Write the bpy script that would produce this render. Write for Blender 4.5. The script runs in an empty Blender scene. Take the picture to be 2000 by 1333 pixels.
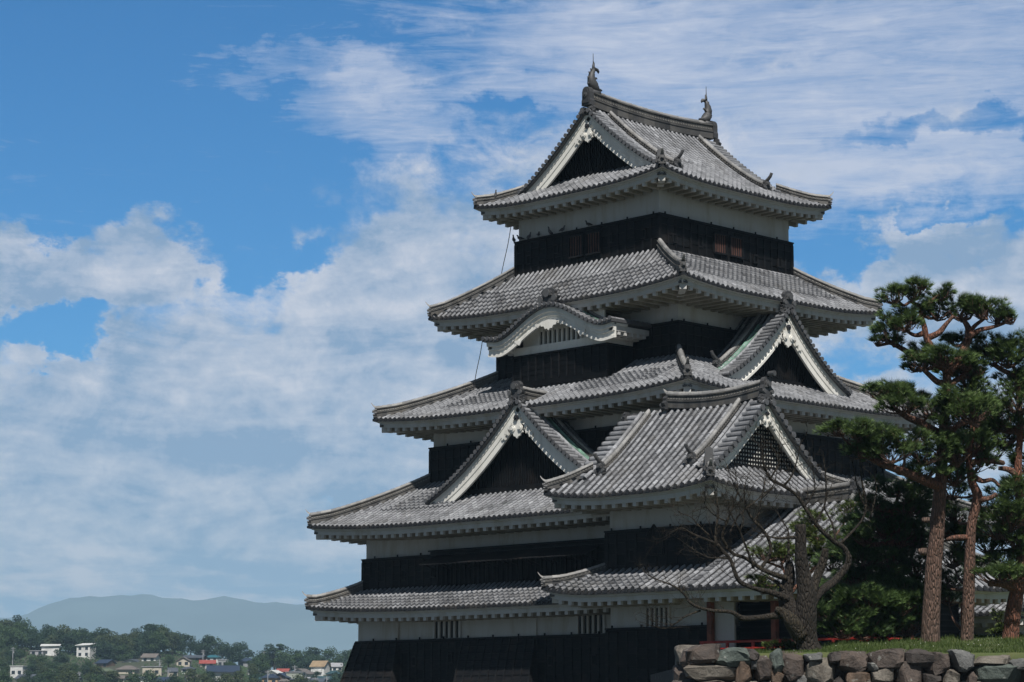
import bpy, math, random
from mathutils import Vector, Matrix, noise
SC = bpy.context.scene
COL = SC.collection
V = Vector
rnd = random.Random(7)
R = math.radians
# ---------------------------------------------------------------- camera
CAM = V((-74.7745, -66.3986, 0.0))
FPX, TH, AZ = 4426.55, 0.161122, 0.792643
cd = bpy.data.cameras.new('camera'); cam = bpy.data.objects.new('camera', cd); COL.objects.link(cam)
cd.sensor_width = 36.0; cd.lens = FPX / 2000 * 36.0; cd.clip_start = 1.0; cd.clip_end = 60000
cam.location = CAM
cam.rotation_euler = (math.pi / 2 + TH, 0, AZ - math.pi / 2)
SC.camera = cam
FW = V((math.cos(TH) * math.cos(AZ), math.cos(TH) * math.sin(AZ), math.sin(TH)))
RT = V((math.sin(AZ), -math.cos(AZ), 0)); UP = RT.cross(FW)
# ---------------------------------------------------------------- sun + world
SUN_V = V((-0.50, -0.62, 1.02)).normalized()         # towards the sun
sd = bpy.data.lights.new('sun', 'SUN'); sun = bpy.data.objects.new('sun', sd); COL.objects.link(sun)
sd.energy = 4.9; sd.angle = R(0.5); sd.color = (1.0, 0.965, 0.91)
sun.rotation_euler = (-SUN_V).to_track_quat('-Z', 'Y').to_euler()
SC.view_settings.view_transform = 'Standard'; SC.view_settings.look = 'None'
SC.view_settings.exposure = 0.0; SC.view_settings.gamma = 1.0

class NT:
    """small node-tree helper"""
    def __init__(s, tree): s.t = tree; s.n = tree.nodes; s.l = tree.links
    def node(s, typ, **kw):
        n = s.n.new(typ)
        for k, v in kw.items():
            if k.startswith('i_'):
                key = k[2:]; key = int(key) if key.isdigit() else key.replace('_', ' ')
                s.put(n.inputs[key], v)
            else: setattr(n, k, v)
        return n
    def put(s, sock, v):
        if isinstance(v, bpy.types.NodeSocket): s.l.new(v, sock)
        elif isinstance(v, bpy.types.Node): s.l.new(v.outputs[0], sock)
        else: sock.default_value = v
    def math(s, op, a, b=0.0, c=0.0, clamp=False):
        n = s.n.new('ShaderNodeMath'); n.operation = op; n.use_clamp = clamp
        for i, x in enumerate((a, b, c)): s.put(n.inputs[i], x)
        return n.outputs[0]
    def mr(s, x, a, b, c=0.0, d=1.0, smooth=True):
        n = s.n.new('ShaderNodeMapRange'); n.interpolation_type = 'SMOOTHSTEP' if smooth else 'LINEAR'
        for i, q in enumerate((x, a, b, c, d)): s.put(n.inputs[i], q)
        return n.outputs[0]
    def mix(s, fac, a, b, mode='MIX'):
        n = s.n.new('ShaderNodeMix'); n.data_type = 'RGBA'; n.blend_type = mode
        s.put(n.inputs[0], fac); s.put(n.inputs[6], a); s.put(n.inputs[7], b)
        return n.outputs[2]
    def noise(s, vec, scale, detail=4.0, rough=0.55, dist=0.0):
        n = s.n.new('ShaderNodeTexNoise'); s.put(n.inputs['Vector'], vec)
        n.inputs['Scale'].default_value = scale; n.inputs['Detail'].default_value = detail
        n.inputs['Roughness'].default_value = rough; n.inputs['Distortion'].default_value = dist
        return n.outputs[0]

def c4(r, g=None, b=None):
    if g is None: g = b = r
    return (r, g, b, 1.0)

W = bpy.data.worlds.new('World'); SC.world = W; W.use_nodes = True
def build_world():
    t = NT(W.node_tree); t.n.clear()
    out = t.node('ShaderNodeOutputWorld'); bg = t.node('ShaderNodeBackground')
    t.l.new(bg.outputs[0], out.inputs[0])
    sky = t.node('ShaderNodeTexSky'); sky.sky_type = 'NISHITA'; sky.sun_disc = False
    sky.sun_elevation = math.asin(SUN_V.z); sky.sun_rotation = math.atan2(SUN_V.x, SUN_V.y)
    sky.air_density = 1.0; sky.dust_density = 0.3; sky.ozone_density = 2.5; sky.altitude = 600
    tc = t.node('ShaderNodeTexCoord'); d = tc.outputs['Generated']
    sp = t.node('ShaderNodeSeparateXYZ', i_0=d)
    x, y, z = sp.outputs[0], sp.outputs[1], sp.outputs[2]
    hr = t.math('SQRT', t.math('ADD', t.math('MULTIPLY', x, x), t.math('MULTIPLY', y, y)))
    el = t.math('ARCTAN2', z, hr)                       # elevation, radians
    # compass angle measured clockwise from the building's diagonal
    ca, sa = math.cos(AZ), math.sin(AZ)
    fx = t.math('ADD', t.math('MULTIPLY', x, ca), t.math('MULTIPLY', y, sa))
    rx = t.math('SUBTRACT', t.math('MULTIPLY', x, sa), t.math('MULTIPLY', y, ca))
    az = t.math('ARCTAN2', rx, fx)                      # radians, + to the right
    az0, el0 = az, el
    wv = t.node('ShaderNodeCombineXYZ', i_0=t.math('MULTIPLY', az, 22.0), i_1=t.math('MULTIPLY', el, 30.0)).outputs[0]
    wn = t.node('ShaderNodeTexNoise', i_0=wv); wn.inputs['Scale'].default_value = 1.0; wn.inputs['Detail'].default_value = 7.0; wn.inputs['Roughness'].default_value = 0.62
    wc = t.node('ShaderNodeSeparateColor', i_0=wn.outputs[1])
    azw = t.math('ADD', az, t.math('MULTIPLY', t.math('SUBTRACT', wc.outputs[0], 0.5), 0.095))
    elw = t.math('ADD', el, t.math('MULTIPLY', t.math('SUBTRACT', wc.outputs[1], 0.5), 0.075))
    def P(sx, sy, ox=0.0, oy=0.0, rot=0.0):
        X = t.math('MULTIPLY_ADD', az, sx, ox); Y = t.math('MULTIPLY_ADD', el, sy, oy)
        if rot:
            c, q = math.cos(rot), math.sin(rot)
            X, Y = (t.math('SUBTRACT', t.math('MULTIPLY', X, c), t.math('MULTIPLY', Y, q)),
                    t.math('ADD', t.math('MULTIPLY', X, q), t.math('MULTIPLY', Y, c)))
        return t.node('ShaderNodeCombineXYZ', i_0=X, i_1=Y, i_2=oy).outputs[0]
    def blob(a0, e0, ra, re, p=1.0):                     # soft ellipse on the sky
        X = t.math('DIVIDE', t.math('SUBTRACT', azw, a0), ra); Y = t.math('DIVIDE', t.math('SUBTRACT', elw, e0), re)
        r2 = t.math('ADD', t.math('MULTIPLY', X, X), t.math('MULTIPLY', Y, Y))
        return t.math('MULTIPLY', t.mr(r2, 0.0, 1.0, 1.0, 0.0), p)
    def add(*xs):
        a = xs[0]
        for b in xs[1:]: a = t.math('ADD', a, b)
        return a
    def px(X, Y): return ((X - 1000) / FPX, math.atan((1386 - Y) / FPX * 1.0) )
    def B(X, Y, rx_, ry_, p=1.0):
        a0, e0 = px(X, Y); return blob(a0, e0, rx_ / FPX, ry_ / FPX, p)
    # ---- cumulus field
    n1 = t.noise(P(15, 22, 3.1, 1.7), 1.0, 10.0, 0.62, 0.35)
    n2 = t.noise(P(44, 60, 7.3, 4.4), 1.0, 9.0, 0.66, 0.3)
    bias = add(B(560, 930, 1000, 520, 0.44), B(30, 560, 165, 130, 0.52), B(280, 530, 250, 110, 0.34), B(860, 500, 300, 170, 0.34),
               B(200, 1050, 500, 420, 0.20), B(1820, 560, 420, 170, 0.44), B(760, 640, 300, 150, 0.22), B(1000, 1000, 700, 500, 0.25),
               B(1250, 330, 420, 200, 0.20), B(2000, 900, 600, 400, 0.30), B(1680, 760, 120, 160, 0.22), B(700, 320, 260, 90, 0.16), B(200, 180, 620, 300, -0.5),
               B(480, 500, 170, 90, -0.42), B(110, 660, 150, 60, -0.42), B(600, 975, 90, 60, -0.34), B(620, 650, 90, 26, -0.14), B(1640, 480, 110, 80, -0.35), B(1860, 430, 170, 50, -0.35),
               B(1700, 700, 110, 70, -0.25), B(1000, 600, 200, 80, -0.1))
    dens = t.math('ADD', t.math('ADD', t.math('MULTIPLY', n1, 0.92), t.math('MULTIPLY', n2, 0.50)), t.math('SUBTRACT', bias, 0.55))
    cum = t.mr(dens, 0.19, 0.53)
    # light and shade inside the cloud: compare with the density a little higher up
    n1b = t.noise(P(15, 22, 3.1 - 0.14, 1.7 + 0.20), 1.0, 10.0, 0.62, 0.35)
    n2b = t.noise(P(44, 60, 7.3 - 0.16, 4.4 + 0.26), 1.0, 9.0, 0.66, 0.3)
    big = t.noise(P(7, 30, 9, 9, 0.15), 1.0, 7.0, 0.62, 0.6)
    relief = t.math('ADD', t.math('MULTIPLY', t.math('SUBTRACT', n1, n1b), 2.4), t.math('MULTIPLY', t.math('SUBTRACT', n2, n2b), 1.5))
    low = t.mr(el, 0.02, 0.085, 1.0, 0.0)
    rim = t.mr(dens, 0.36, 0.62, 0.22, 0.0)              # thinner edges catch more light
    lit = t.math('ADD', t.math('ADD', relief, t.math('ADD', rim, 0.38)), t.math('MULTIPLY', t.math('SUBTRACT', big, 0.5), t.mr(el, 0.0, 0.12, 4.6, 3.0)), clamp=True)
    bank = t.noise(P(16, 95, 4.0, 3.0), 1.0, 8.0, 0.62, 0.6)
    lit = t.math('ADD', lit, t.math('MULTIPLY', t.math('MULTIPLY', t.math('SUBTRACT', bank, 0.47), 5.0), t.mr(el, 0.035, 0.085, 1.0, 0.0)), clamp=True)
    shade = t.mix(low, c4(0.27, 0.395, 0.58), c4(0.30, 0.46, 0.66))
    bright = t.mix(low, c4(0.74, 0.75, 0.82), c4(0.98, 0.84, 0.84))
    ccol = t.mix(lit, shade, bright)
    # ---- cirrus, streaked
    c1 = t.noise(P(11, 78, 1.0, 2.0, 0.13), 1.0, 9.0, 0.68, 1.6)
    c2 = t.noise(P(32, 260, 5.0, 1.0, 0.20), 1.0, 7.0, 0.68, 1.2)
    c3 = t.noise(P(7, 30, 2.0, 7.0, -0.1), 1.0, 5.0, 0.62, 1.0)
    cb = add(B(1600, 150, 860, 340, 0.38), B(780, 200, 300, 120, 0.26), B(1050, 40, 560, 120, 0.14), B(1750, 330, 480, 160, 0.12), B(560, 125, 260, 50, 0.16), B(60, 100, 330, 200, -0.3),
             B(1020, 215, 220, 60, -0.30), B(1900, 250, 280, 36, -0.30), B(760, 160, 200, 40, 0.10), B(1850, 400, 260, 60, 0.12), B(1400, 60, 300, 60, -0.1))
    cd_ = t.math('ADD', t.math('ADD', t.math('ADD', t.math('MULTIPLY', c1, 0.62), t.math('MULTIPLY', c2, 0.36)), t.math('MULTIPLY', c3, 0.34)), t.math('SUBTRACT', cb, 0.18))
    cir = t.math('MULTIPLY', t.mr(cd_, 0.54, 1.02, smooth=False), 0.95)
    SKS = 0.075
    skyc = t.mix(1.0, sky.outputs[0], c4(0.24 * SKS, 0.95 * SKS, 1.46 * SKS), 'MULTIPLY')
    cirs = t.mix(cir, skyc, c4(0.60, 0.655, 0.80))
    fin = t.mix(t.math('MULTIPLY', cum, 0.92), cirs, ccol)
    hz = t.mr(el, 0.0, 0.09, 0.16, 0.0)
    fin = t.mix(hz, fin, c4(0.36, 0.52, 0.72))
    # sky out of view, overhead and behind: dull overcast added to cut fill light
    veil = t.math('MAXIMUM', t.mr(t.math('ABSOLUTE', az0), 0.34, 0.60), t.mr(el0, 0.36, 0.62))
    fin = t.mix(t.math('MULTIPLY', veil, 0.88), fin, t.mix(t.noise(P(3, 4, 5, 5), 1.0, 5.0), c4(0.065, 0.088, 0.12), c4(0.135, 0.158, 0.19)))
    t.put(bg.inputs[0], fin); bg.inputs[1].default_value = 1.0
build_world()

# ---------------------------------------------------------------- mesh + object helpers
class MB:
    def __init__(s): s.v = []; s.f = []; s.t = []
    def quad(s, a, b, c, d, t=0.5):
        n = len(s.v); s.v += [a, b, c, d]; s.f.append((n, n + 1, n + 2, n + 3)); s.t.append(t)
    def poly(s, pts, t=0.5):
        n = len(s.v); s.v += list(pts); s.f.append(tuple(range(n, n + len(pts)))); s.t.append(t)
    def rings(s, rings, tints=None, closed=True, cap=True):
        n0 = len(s.v); m = len(rings[0])
        for r_ in rings: s.v += r_
        for i in range(len(rings) - 1):
            tt = tints[i] if tints else 0.5
            for j in range(m if closed else m - 1):
                a = n0 + i * m + j; b = n0 + i * m + (j + 1) % m
                s.f.append((a, b, b + m, a + m)); s.t.append(tt)
        if cap and closed:
            s.f.append(tuple(range(n0 + m - 1, n0 - 1, -1))); s.t.append(tints[0] if tints else 0.5)
            k = n0 + (len(rings) - 1) * m
            s.f.append(tuple(range(k, k + m))); s.t.append(tints[-1] if tints else 0.5)
    def obox(s, o, ux, uy, uz, t=0.5):
        """box from corner o with edge vectors"""
        p = [o, o + ux, o + ux + uy, o + uy]; q = [a + uz for a in p]
        s.rings([p, q], [t])
    def box(s, a, b, t=0.5):
        s.obox(V(a), V((b[0] - a[0], 0, 0)), V((0, b[1] - a[1], 0)), V((0, 0, b[2] - a[2])), t)
    def tube(s, pts, rad, n=6, t=0.5, cap=True, tints=None):
        rings = []; ref = V((0.31, 0.17, 0.93))
        for i, p in enumerate(pts):
            T = (pts[min(i + 1, len(pts) - 1)] - pts[max(i - 1, 0)]).normalized()
            a = T.cross(ref)
            if a.length < 0.05: a = T.cross(V((1, 0, 0)))
            a.normalize(); b = T.cross(a)
            r_ = rad[i] if isinstance(rad, (list, tuple)) else rad
            rings.append([p + a * (r_ * math.cos(2 * math.pi * k / n)) + b * (r_ * math.sin(2 * math.pi * k / n)) for k in range(n)])
        s.rings(rings, tints or [t] * (len(pts) - 1), True, cap)
    def sweep(s, path, sec, side=None, up=None, tints=None, closed=True):
        """sec: list of (side, up) offsets or a function i->list"""
        rings = []
        for i, p in enumerate(path):
            T = (path[min(i + 1, len(path) - 1)] - path[max(i - 1, 0)]).normalized()
            if side is not None:
                a = side; b = a.cross(T).normalized()
                if b.z < 0 or (abs(b.z) < 1e-6): b = -b
            else:
                b = up; a = T.cross(b).normalized()
            ss = sec(i) if callable(sec) else sec
            rings.append([p + a * q[0] + b * q[1] for q in ss])
        s.rings(rings, tints, closed, True)
    def prism(s, pts, off, t=0.5):
        s.rings([list(pts), [p + off for p in pts]], [t])
    def disc(s, c, n, r, th, k=10, t=0.5):
        n = n.normalized(); a = n.cross(V((0, 0, 1)))
        if a.length < 0.01: a = V((1, 0, 0))
        a.normalize(); b = n.cross(a)
        ring = [c + a * (r * math.cos(2 * math.pi * i / k)) + b * (r * math.sin(2 * math.pi * i / k)) for i in range(k)]
        s.rings([ring, [p + n * th for p in ring]], [t])
    def build(s, name, mat, parent=None, smooth=False):
        if not s.f: return None
        me = bpy.data.meshes.new(name)
        me.from_pydata([tuple(p) for p in s.v], [], s.f)
        at = me.attributes.new('tint', 'FLOAT', 'FACE'); at.data.foreach_set('value', s.t)
        me.materials.append(mat)
        if smooth: me.polygons.foreach_set('use_smooth', [True] * len(me.polygons))
        me.update()
        o = bpy.data.objects.new(name, me); COL.objects.link(o)
        if parent is not None:
            o.parent = parent
            o.location = -wloc(parent)
        return o
def wloc(o):
    l = V(o.location)
    return l + wloc(o.parent) if o.parent else l
def tag(o, label=None, cat=None, group=None, kind=None):
    if label: o['label'] = label
    if cat: o['category'] = cat
    if group: o['group'] = group
    if kind: o['kind'] = kind
    return o
def empty(name, loc, label=None, cat=None, group=None):
    o = bpy.data.objects.new(name, None); COL.objects.link(o); o.location = loc; o.empty_display_size = 0.5
    return tag(o, label, cat, group)
def copy_tree(o, parent=None):
    c = o.copy(); COL.objects.link(c); c.parent = parent
    for ch in list(o.children): copy_tree(ch, c)
    return c
def at(d, X, Y):
    """world point seen at photo pixel X,Y at distance d along the view axis"""
    return CAM + (FW + RT * ((X - 1000) / FPX) - UP * ((Y - 666.5) / FPX)) * d

# ---------------------------------------------------------------- materials
def material(name):
    m = bpy.data.materials.new(name); m.use_nodes = True
    t = NT(m.node_tree); b = t.n['Principled BSDF']
    return m, t, b
def obj_co(t): return t.node('ShaderNodeTexCoord').outputs['Object']
def world_co(t): return t.node('ShaderNodeNewGeometry').outputs['Position']
def bump(t, b, h, strength=0.3, dist=0.05):
    n = t.node('ShaderNodeBump'); n.inputs['Strength'].default_value = strength; n.inputs['Distance'].default_value = dist
    t.put(n.inputs['Height'], h); t.put(b.inputs['Normal'], n)
def mat_tile(name, lo, hi, stain=0.5, brown=0.25):
    m, t, b = material(name); p = world_co(t)
    a = t.node('ShaderNodeAttribute', attribute_name='tint'); a.attribute_type = 'GEOMETRY'
    base = t.mix(a.outputs['Fac'], c4(*lo), c4(*hi))
    n1 = t.noise(p, 1.1, 5.0, 0.6); n2 = t.noise(p, 14.0, 4.0, 0.65); n3 = t.noise(p, 0.55, 6.0, 0.68, 0.6)
    base = t.mix(t.math('MULTIPLY', t.mr(n1, 0.42, 0.72), stain), base, c4(lo[0] * 0.55, lo[1] * 0.55, lo[2] * 0.55))
    base = t.mix(t.math('MULTIPLY', t.mr(n3, 0.5, 0.72), brown), base, c4(0.23, 0.20, 0.15))
    base = t.mix(t.math('MULTIPLY', t.mr(n2, 0.45, 0.8), 0.55), base, c4(0.05, 0.05, 0.048))
    t.put(b.inputs['Base Color'], base); b.inputs['Roughness'].default_value = 0.55
    bump(t, b, t.noise(p, 40.0, 3.0), 0.3, 0.02)
    return m
def mat_plain(name, col, rough=0.6, var=0.2, scale=3.0, col2=None, spec=None, bumps=0.15, bscale=20, metal=0.0):
    m, t, b = material(name); p = world_co(t)
    n = t.noise(p, scale, 5.0, 0.62)
    c2 = col2 or tuple(c * (1 - var * 2) for c in col)
    t.put(b.inputs['Base Color'], t.mix(t.mr(n, 0.35, 0.68), c4(*col), c4(*c2)))
    b.inputs['Roughness'].default_value = rough; b.inputs['Metallic'].default_value = metal
    if spec is not None: b.inputs['Specular IOR Level'].default_value = spec
    if bumps: bump(t, b, t.noise(p, bscale, 4.0), bumps, 0.02)
    return m
def mat_plaster(name, col=(0.66, 0.645, 0.60), dirt=1.0):
    m, t, b = material(name); p = world_co(t)
    mp = t.node('ShaderNodeMapping', i_0=p); mp.inputs['Scale'].default_value = (1.6, 1.6, 0.35)
    n = t.noise(mp.outputs[0], 1.0, 6.0, 0.65, 0.3); n2 = t.noise(p, 0.6, 4.0, 0.6); n3 = t.noise(p, 9.0, 4.0, 0.6)
    c = t.mix(t.math('MULTIPLY', t.mr(n, 0.45, 0.75), dirt), c4(*col), c4(0.44, 0.41, 0.35))
    c = t.mix(t.math('MULTIPLY', t.mr(n2, 0.5, 0.75), 0.5 * dirt), c, c4(0.48, 0.46, 0.42))
    c = t.mix(t.math('MULTIPLY', t.mr(n3, 0.55, 0.8), 0.25), c, c4(0.38, 0.37, 0.34))
    t.put(b.inputs['Base Color'], c); b.inputs['Roughness'].default_value = 0.75
    bump(t, b, n3, 0.12, 0.02)
    return m
def mat_wood(name):
    m, t, b = material(name); p = world_co(t)
    mp = t.node('ShaderNodeMapping', i_0=p); mp.inputs['Scale'].default_value = (2.0, 2.0, 9.0)
    n = t.noise(mp.outputs[0], 1.5, 5.0, 0.65); n2 = t.noise(p, 0.8, 4.0, 0.6)
    a = t.node('ShaderNodeAttribute', attribute_name='tint')
    c = t.mix(t.mr(n, 0.35, 0.7), c4(0.008, 0.009, 0.011), c4(0.018, 0.017, 0.017))
    c = t.mix(t.math('MULTIPLY', t.mr(n2, 0.5, 0.7), 0.5), c, c4(0.036, 0.028, 0.024))
    c = t.mix(1.0, c, t.mix(a.outputs['Fac'], c4(0.20), c4(1.35)), 'MULTIPLY')
    t.put(b.inputs['Base Color'], c); b.inputs['Roughness'].default_value = 0.5; b.inputs['Specular IOR Level'].default_value = 0.12
    bump(t, b, n, 0.25, 0.02)
    return m
def mat_bark(name, c1, c2, scale=(19, 19, 4.2), b_=0.8):
    m, t, b = material(name); p = world_co(t)
    mp = t.node('ShaderNodeMapping', i_0=p); mp.inputs['Scale'].default_value = scale
    dn = t.node('ShaderNodeTexNoise', i_0=mp.outputs[0]); dn.inputs['Scale'].default_value = 1.2; dn.inputs['Detail'].default_value = 4.0
    wp = t.mix(0.35, mp.outputs[0], dn.outputs[1], 'ADD')
    vo = t.node('ShaderNodeTexVoronoi', i_0=wp, feature='DISTANCE_TO_EDGE'); vo.inputs['Scale'].default_value = 1.0
    n = t.noise(mp.outputs[0], 1.6, 7.0, 0.72)
    a = t.node('ShaderNodeAttribute', attribute_name='tint')
    col = t.mix(a.outputs['Fac'], c4(*c1), c4(*c2))
    col = t.mix(t.mr(vo.outputs[0], 0.0, 0.22, 0.62, 0.0), col, c4(c1[0] * 0.30, c1[1] * 0.30, c1[2] * 0.30))
    col = t.mix(t.math('MULTIPLY', t.mr(n, 0.40, 0.68), 0.7), col, c4(c1[0] * 0.42, c1[1] * 0.42, c1[2] * 0.42))
    t.put(b.inputs['Base Color'], col); b.inputs['Roughness'].default_value = 0.85
    bump(t, b, t.math('ADD', t.mr(vo.outputs[0], 0.0, 0.25), t.math('MULTIPLY', n, 0.9)), b_, 0.05)
    return m
def mat_leaf(name, c1, c2, rough=0.6, trans=0.15):
    m, t, b = material(name)
    a = t.node('ShaderNodeAttribute', attribute_name='tint')
    p = world_co(t)
    n = t.noise(p, 1.4, 3.0)
    f = t.math('ADD', t.math('MULTIPLY', a.outputs['Fac'], 0.75), t.math('MULTIPLY', n, 0.3), clamp=True)
    t.put(b.inputs['Base Color'], t.mix(f, c4(*c1), c4(*c2)))
    b.inputs['Roughness'].default_value = rough; b.inputs['Specular IOR Level'].default_value = 0.25
    if trans:
        tr = t.node('ShaderNodeBsdfTranslucent', i_0=t.mix(f, c4(*c1), c4(*c2)))
        mx = t.node('ShaderNodeMixShader', i_0=trans, i_1=b.outputs[0], i_2=tr.outputs[0])
        t.put(t.n['Material Output'].inputs[0], mx.outputs[0])
    return m
TILE = mat_tile('roof_tile', (0.024, 0.024, 0.027), (0.42, 0.428, 0.45), 0.45, 0.16)
RIDGE = mat_tile('ridge_tile', (0.026, 0.026, 0.028), (0.20, 0.19, 0.175), 0.35, 0.35)
CAP = mat_tile('ridge_cap_tile', (0.15, 0.15, 0.152), (0.40, 0.39, 0.375), 0.35, 0.2)
DARKTILE = mat_tile('ornament_tile', (0.035, 0.035, 0.038), (0.11, 0.11, 0.112), 0.4, 0.1)
PLASTER = mat_plaster('lime_plaster', (0.56, 0.555, 0.535)); SOFFIT = mat_plaster('shaded_stained_soffit_plaster', (0.26, 0.235, 0.19)); PLASTER2 = mat_plaster('white_limewash', (0.84, 0.82, 0.76), 0.45)  # soffit plaster: under-eave shade painted into its brownish, stained colour
BLACK = mat_wood('black_lacquer_board')
DARK = mat_plain('dark_interior', (0.006, 0.006, 0.007), 0.9, 0.2)
REDWOOD = mat_plain('bare_red_wood', (0.13, 0.055, 0.04), 0.7, 0.25)
COPPER = mat_plain('verdigris_copper', (0.20, 0.36, 0.28), 0.6, 0.2, 4.0, (0.10, 0.17, 0.13))
VERMIL = mat_plain('vermilion_paint', (0.38, 0.028, 0.022), 0.45, 0.2)
POSTRED = mat_plain('red_brown_post', (0.24, 0.07, 0.035), 0.6, 0.25)
IRON = mat_plain('dark_iron', (0.035, 0.035, 0.04), 0.5, 0.2)
# ================================================================ roof building
SP = 0.32
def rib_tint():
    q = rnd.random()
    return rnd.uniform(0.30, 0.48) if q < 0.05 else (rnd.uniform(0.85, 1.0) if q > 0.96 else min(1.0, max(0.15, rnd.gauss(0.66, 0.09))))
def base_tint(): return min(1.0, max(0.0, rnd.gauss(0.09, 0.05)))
class Panel:
    """one roof slope. s runs along the eave, d inwards from it"""
    def __init__(s, org, ax, inn, L, D, zf, s0, s1):
        s.o = V((org[0], org[1], 0)); s.ax = V(ax); s.inn = V(inn); s.L = L; s.D = D; s.zf = zf; s.s0 = s0; s.s1 = s1
    def P(s, a, d, up=0.0):
        p = s.o + s.ax * a + s.inn * d; p.z = s.zf(a, d) + up; return p
    def span(s, a, ribs=False):
        """largest d-interval starting at the eave for which a is inside"""
        n = 60; last = None
        for i in range(n + 1):
            d = s.D * i / n
            if s.s0(d) <= a + 1e-6 and a <= s.s1(d) + 1e-6: last = d
            else: break
        return last
def lay(mb, pn, scaly=None, spacing=SP, rk=1.0, e0=None, e1=None, inset=None, tl=0.30, hole=None):
    """tiles one slope: round ribs and flat courses between them"""
    n = max(2, round(pn.L / spacing)); sp = pn.L / n
    def rib(a, dmax, dmin=0.0):
        steps = max(1, round((dmax - dmin) * 1.12 / tl)); rings = []; tn = []
        for k in range(steps):
            q = []
            for end in (0, 1):
                d = dmin + (dmax - dmin) * (k + end) / steps
                sc = scaly(a, d) if scaly else 0
                r_ = (0.080, 0.071)[end] if not sc else (0.100, 0.066)[end]
                up = (0.016, 0.0)[end] if not sc else (0.055, 0.0)[end]
                r_ *= rk; c = pn.P(a, d, up + 0.015)
                rings.append([c + pn.ax * (r_ * math.cos(w)) + V((0, 0, r_ * 1.05 * math.sin(w))) for w in WANG])
            tt = rib_tint()
            if sc: tt *= 0.8
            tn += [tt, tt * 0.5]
        mb.rings(rings, tn[:-1], closed=False)
        if dmin == 0.0: mb.disc(pn.P(a, 0, 0.035) - pn.inn * 0.03, pn.inn, 0.088 * rk, 0.05, 8, 0.0)
    WANG = [0, math.pi / 5, 2 * math.pi / 5, 3 * math.pi / 5, 4 * math.pi / 5, math.pi]
    for i in range(n + 1):
        a = i * sp
        dm = pn.span(a)
        if dm is not None and dm > 0.12 and not (hole and hole(a)):
            rib(a, dm)
    if inset: # ribs that start above the hip, e.g. over the gable
        pass
    # flat courses
    for i in range(n):
        a0, a1 = i * sp, (i + 1) * sp; am = (a0 + a1) / 2
        dm = pn.span(am)
        if dm is None: continue
        dm = max([q for q in (pn.span(a0), dm, pn.span(a1)) if q is not None])
        steps = max(1, round(dm * 1.12 / tl))
        for k in range(steps):
            d0, d1 = dm * k / steps, dm * (k + 1) / steps
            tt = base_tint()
            l0, l1 = pn.P(a0, d0, 0.022), pn.P(a0, d1, 0.0); r0, r1 = pn.P(a1, d0, 0.022), pn.P(a1, d1, 0.0)
            m0, m1 = pn.P(am, d0, -0.012), pn.P(am, d1, -0.034)
            mb.quad(l0, m0, m1, l1, tt); mb.quad(m0, r0, r1, m1, tt)
            if k: 
                lb, mb_, rb = pn.P(a0, d0, 0.0), pn.P(am, d0, -0.034), pn.P(a1, d0, 0.0)
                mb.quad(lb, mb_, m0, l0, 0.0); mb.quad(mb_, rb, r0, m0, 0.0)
        # hanging front edge of the eave tile
        mb.quad(pn.P(a0, 0.0, 0.03), pn.P(a1, 0.0, 0.03), pn.P(a1, 0.0, -0.085), pn.P(a0, 0.0, -0.085), 0.0)
def eave(mb, dk, pn, over, a_lo=0.0, a_hi=None, spacing=0.555, wall_up=0.0, back=None):
    """plastered fascia, rafter ends and soffit under the front of a slope"""
    L = pn.L; a_hi = L if a_hi is None else a_hi; sf = mb.soffit = getattr(mb, 'soffit', None) or MB()
    n = max(4, round(L / 0.5)); A = [a_lo + (a_hi - a_lo) * i / n for i in range(n + 1)]
    def Q(a, d, up): 
        c = min(max(a, pn.s0(d) if a_lo == 0 else a_lo), pn.s1(d) if a_hi == L else a_hi)
        p = pn.o + pn.ax * c + pn.inn * d; p.z = pn.zf(min(max(a, 0), L), 0) + up; return p
    rings = []
    for a in A:
        rings.append([Q(a, 0.16, -0.085), Q(a, 0.16, -0.15), Q(a, 0.25, -0.17), Q(a, 0.25, -0.36), Q(a, 0.46, -0.34), Q(a, 0.46, -0.085)])
    mb.rings(rings, [0.6] * n, True, True)
    # soffit
    for i in range(n):
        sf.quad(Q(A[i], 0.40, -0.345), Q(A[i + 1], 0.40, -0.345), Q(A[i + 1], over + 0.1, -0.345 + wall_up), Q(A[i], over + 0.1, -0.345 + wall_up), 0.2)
        mb.quad(Q(A[i], 0.0, -0.085), Q(A[i + 1], 0.0, -0.085), Q(A[i + 1], 0.20, -0.087), Q(A[i], 0.20, -0.087), 0.2)
    k = max(2, round((a_hi - a_lo) / spacing)); st = (a_hi - a_lo) / k
    for i in range(k):
        a = a_lo + (i + 0.5) * st
        if a < 0.5 and a_lo == 0 or a > L - 0.5 and a_hi == L: continue
        hw = 0.095
        d_in = over + 0.1
        # rafters in the corner fans stop at the hip beam
        if a_lo == 0: d_in = min(d_in, a * 1.02 + 0.05)
        if a_hi == L: d_in = min(d_in, (L - a) * 1.02 + 0.05)
        z0 = pn.zf(a, 0) - 0.345
        o = pn.o + pn.ax * (a - hw) + pn.inn * 0.28
        o.z = z0 - 0.165
        p = [o, o + pn.ax * 2 * hw, o + pn.ax * 2 * hw + V((0, 0, 0.19)), o + V((0, 0, 0.19))]
        if d_in < 0.45: continue
        md = [w + pn.inn * 0.14 for w in p]
        q = [w + pn.inn * (d_in - 0.42) + V((0, 0, wall_up)) for w in md]
        mb.rings([p, md], [0.6]); sf.rings([[w + V((0, 0, 0.004)) for w in md], q], [0.6])
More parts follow.
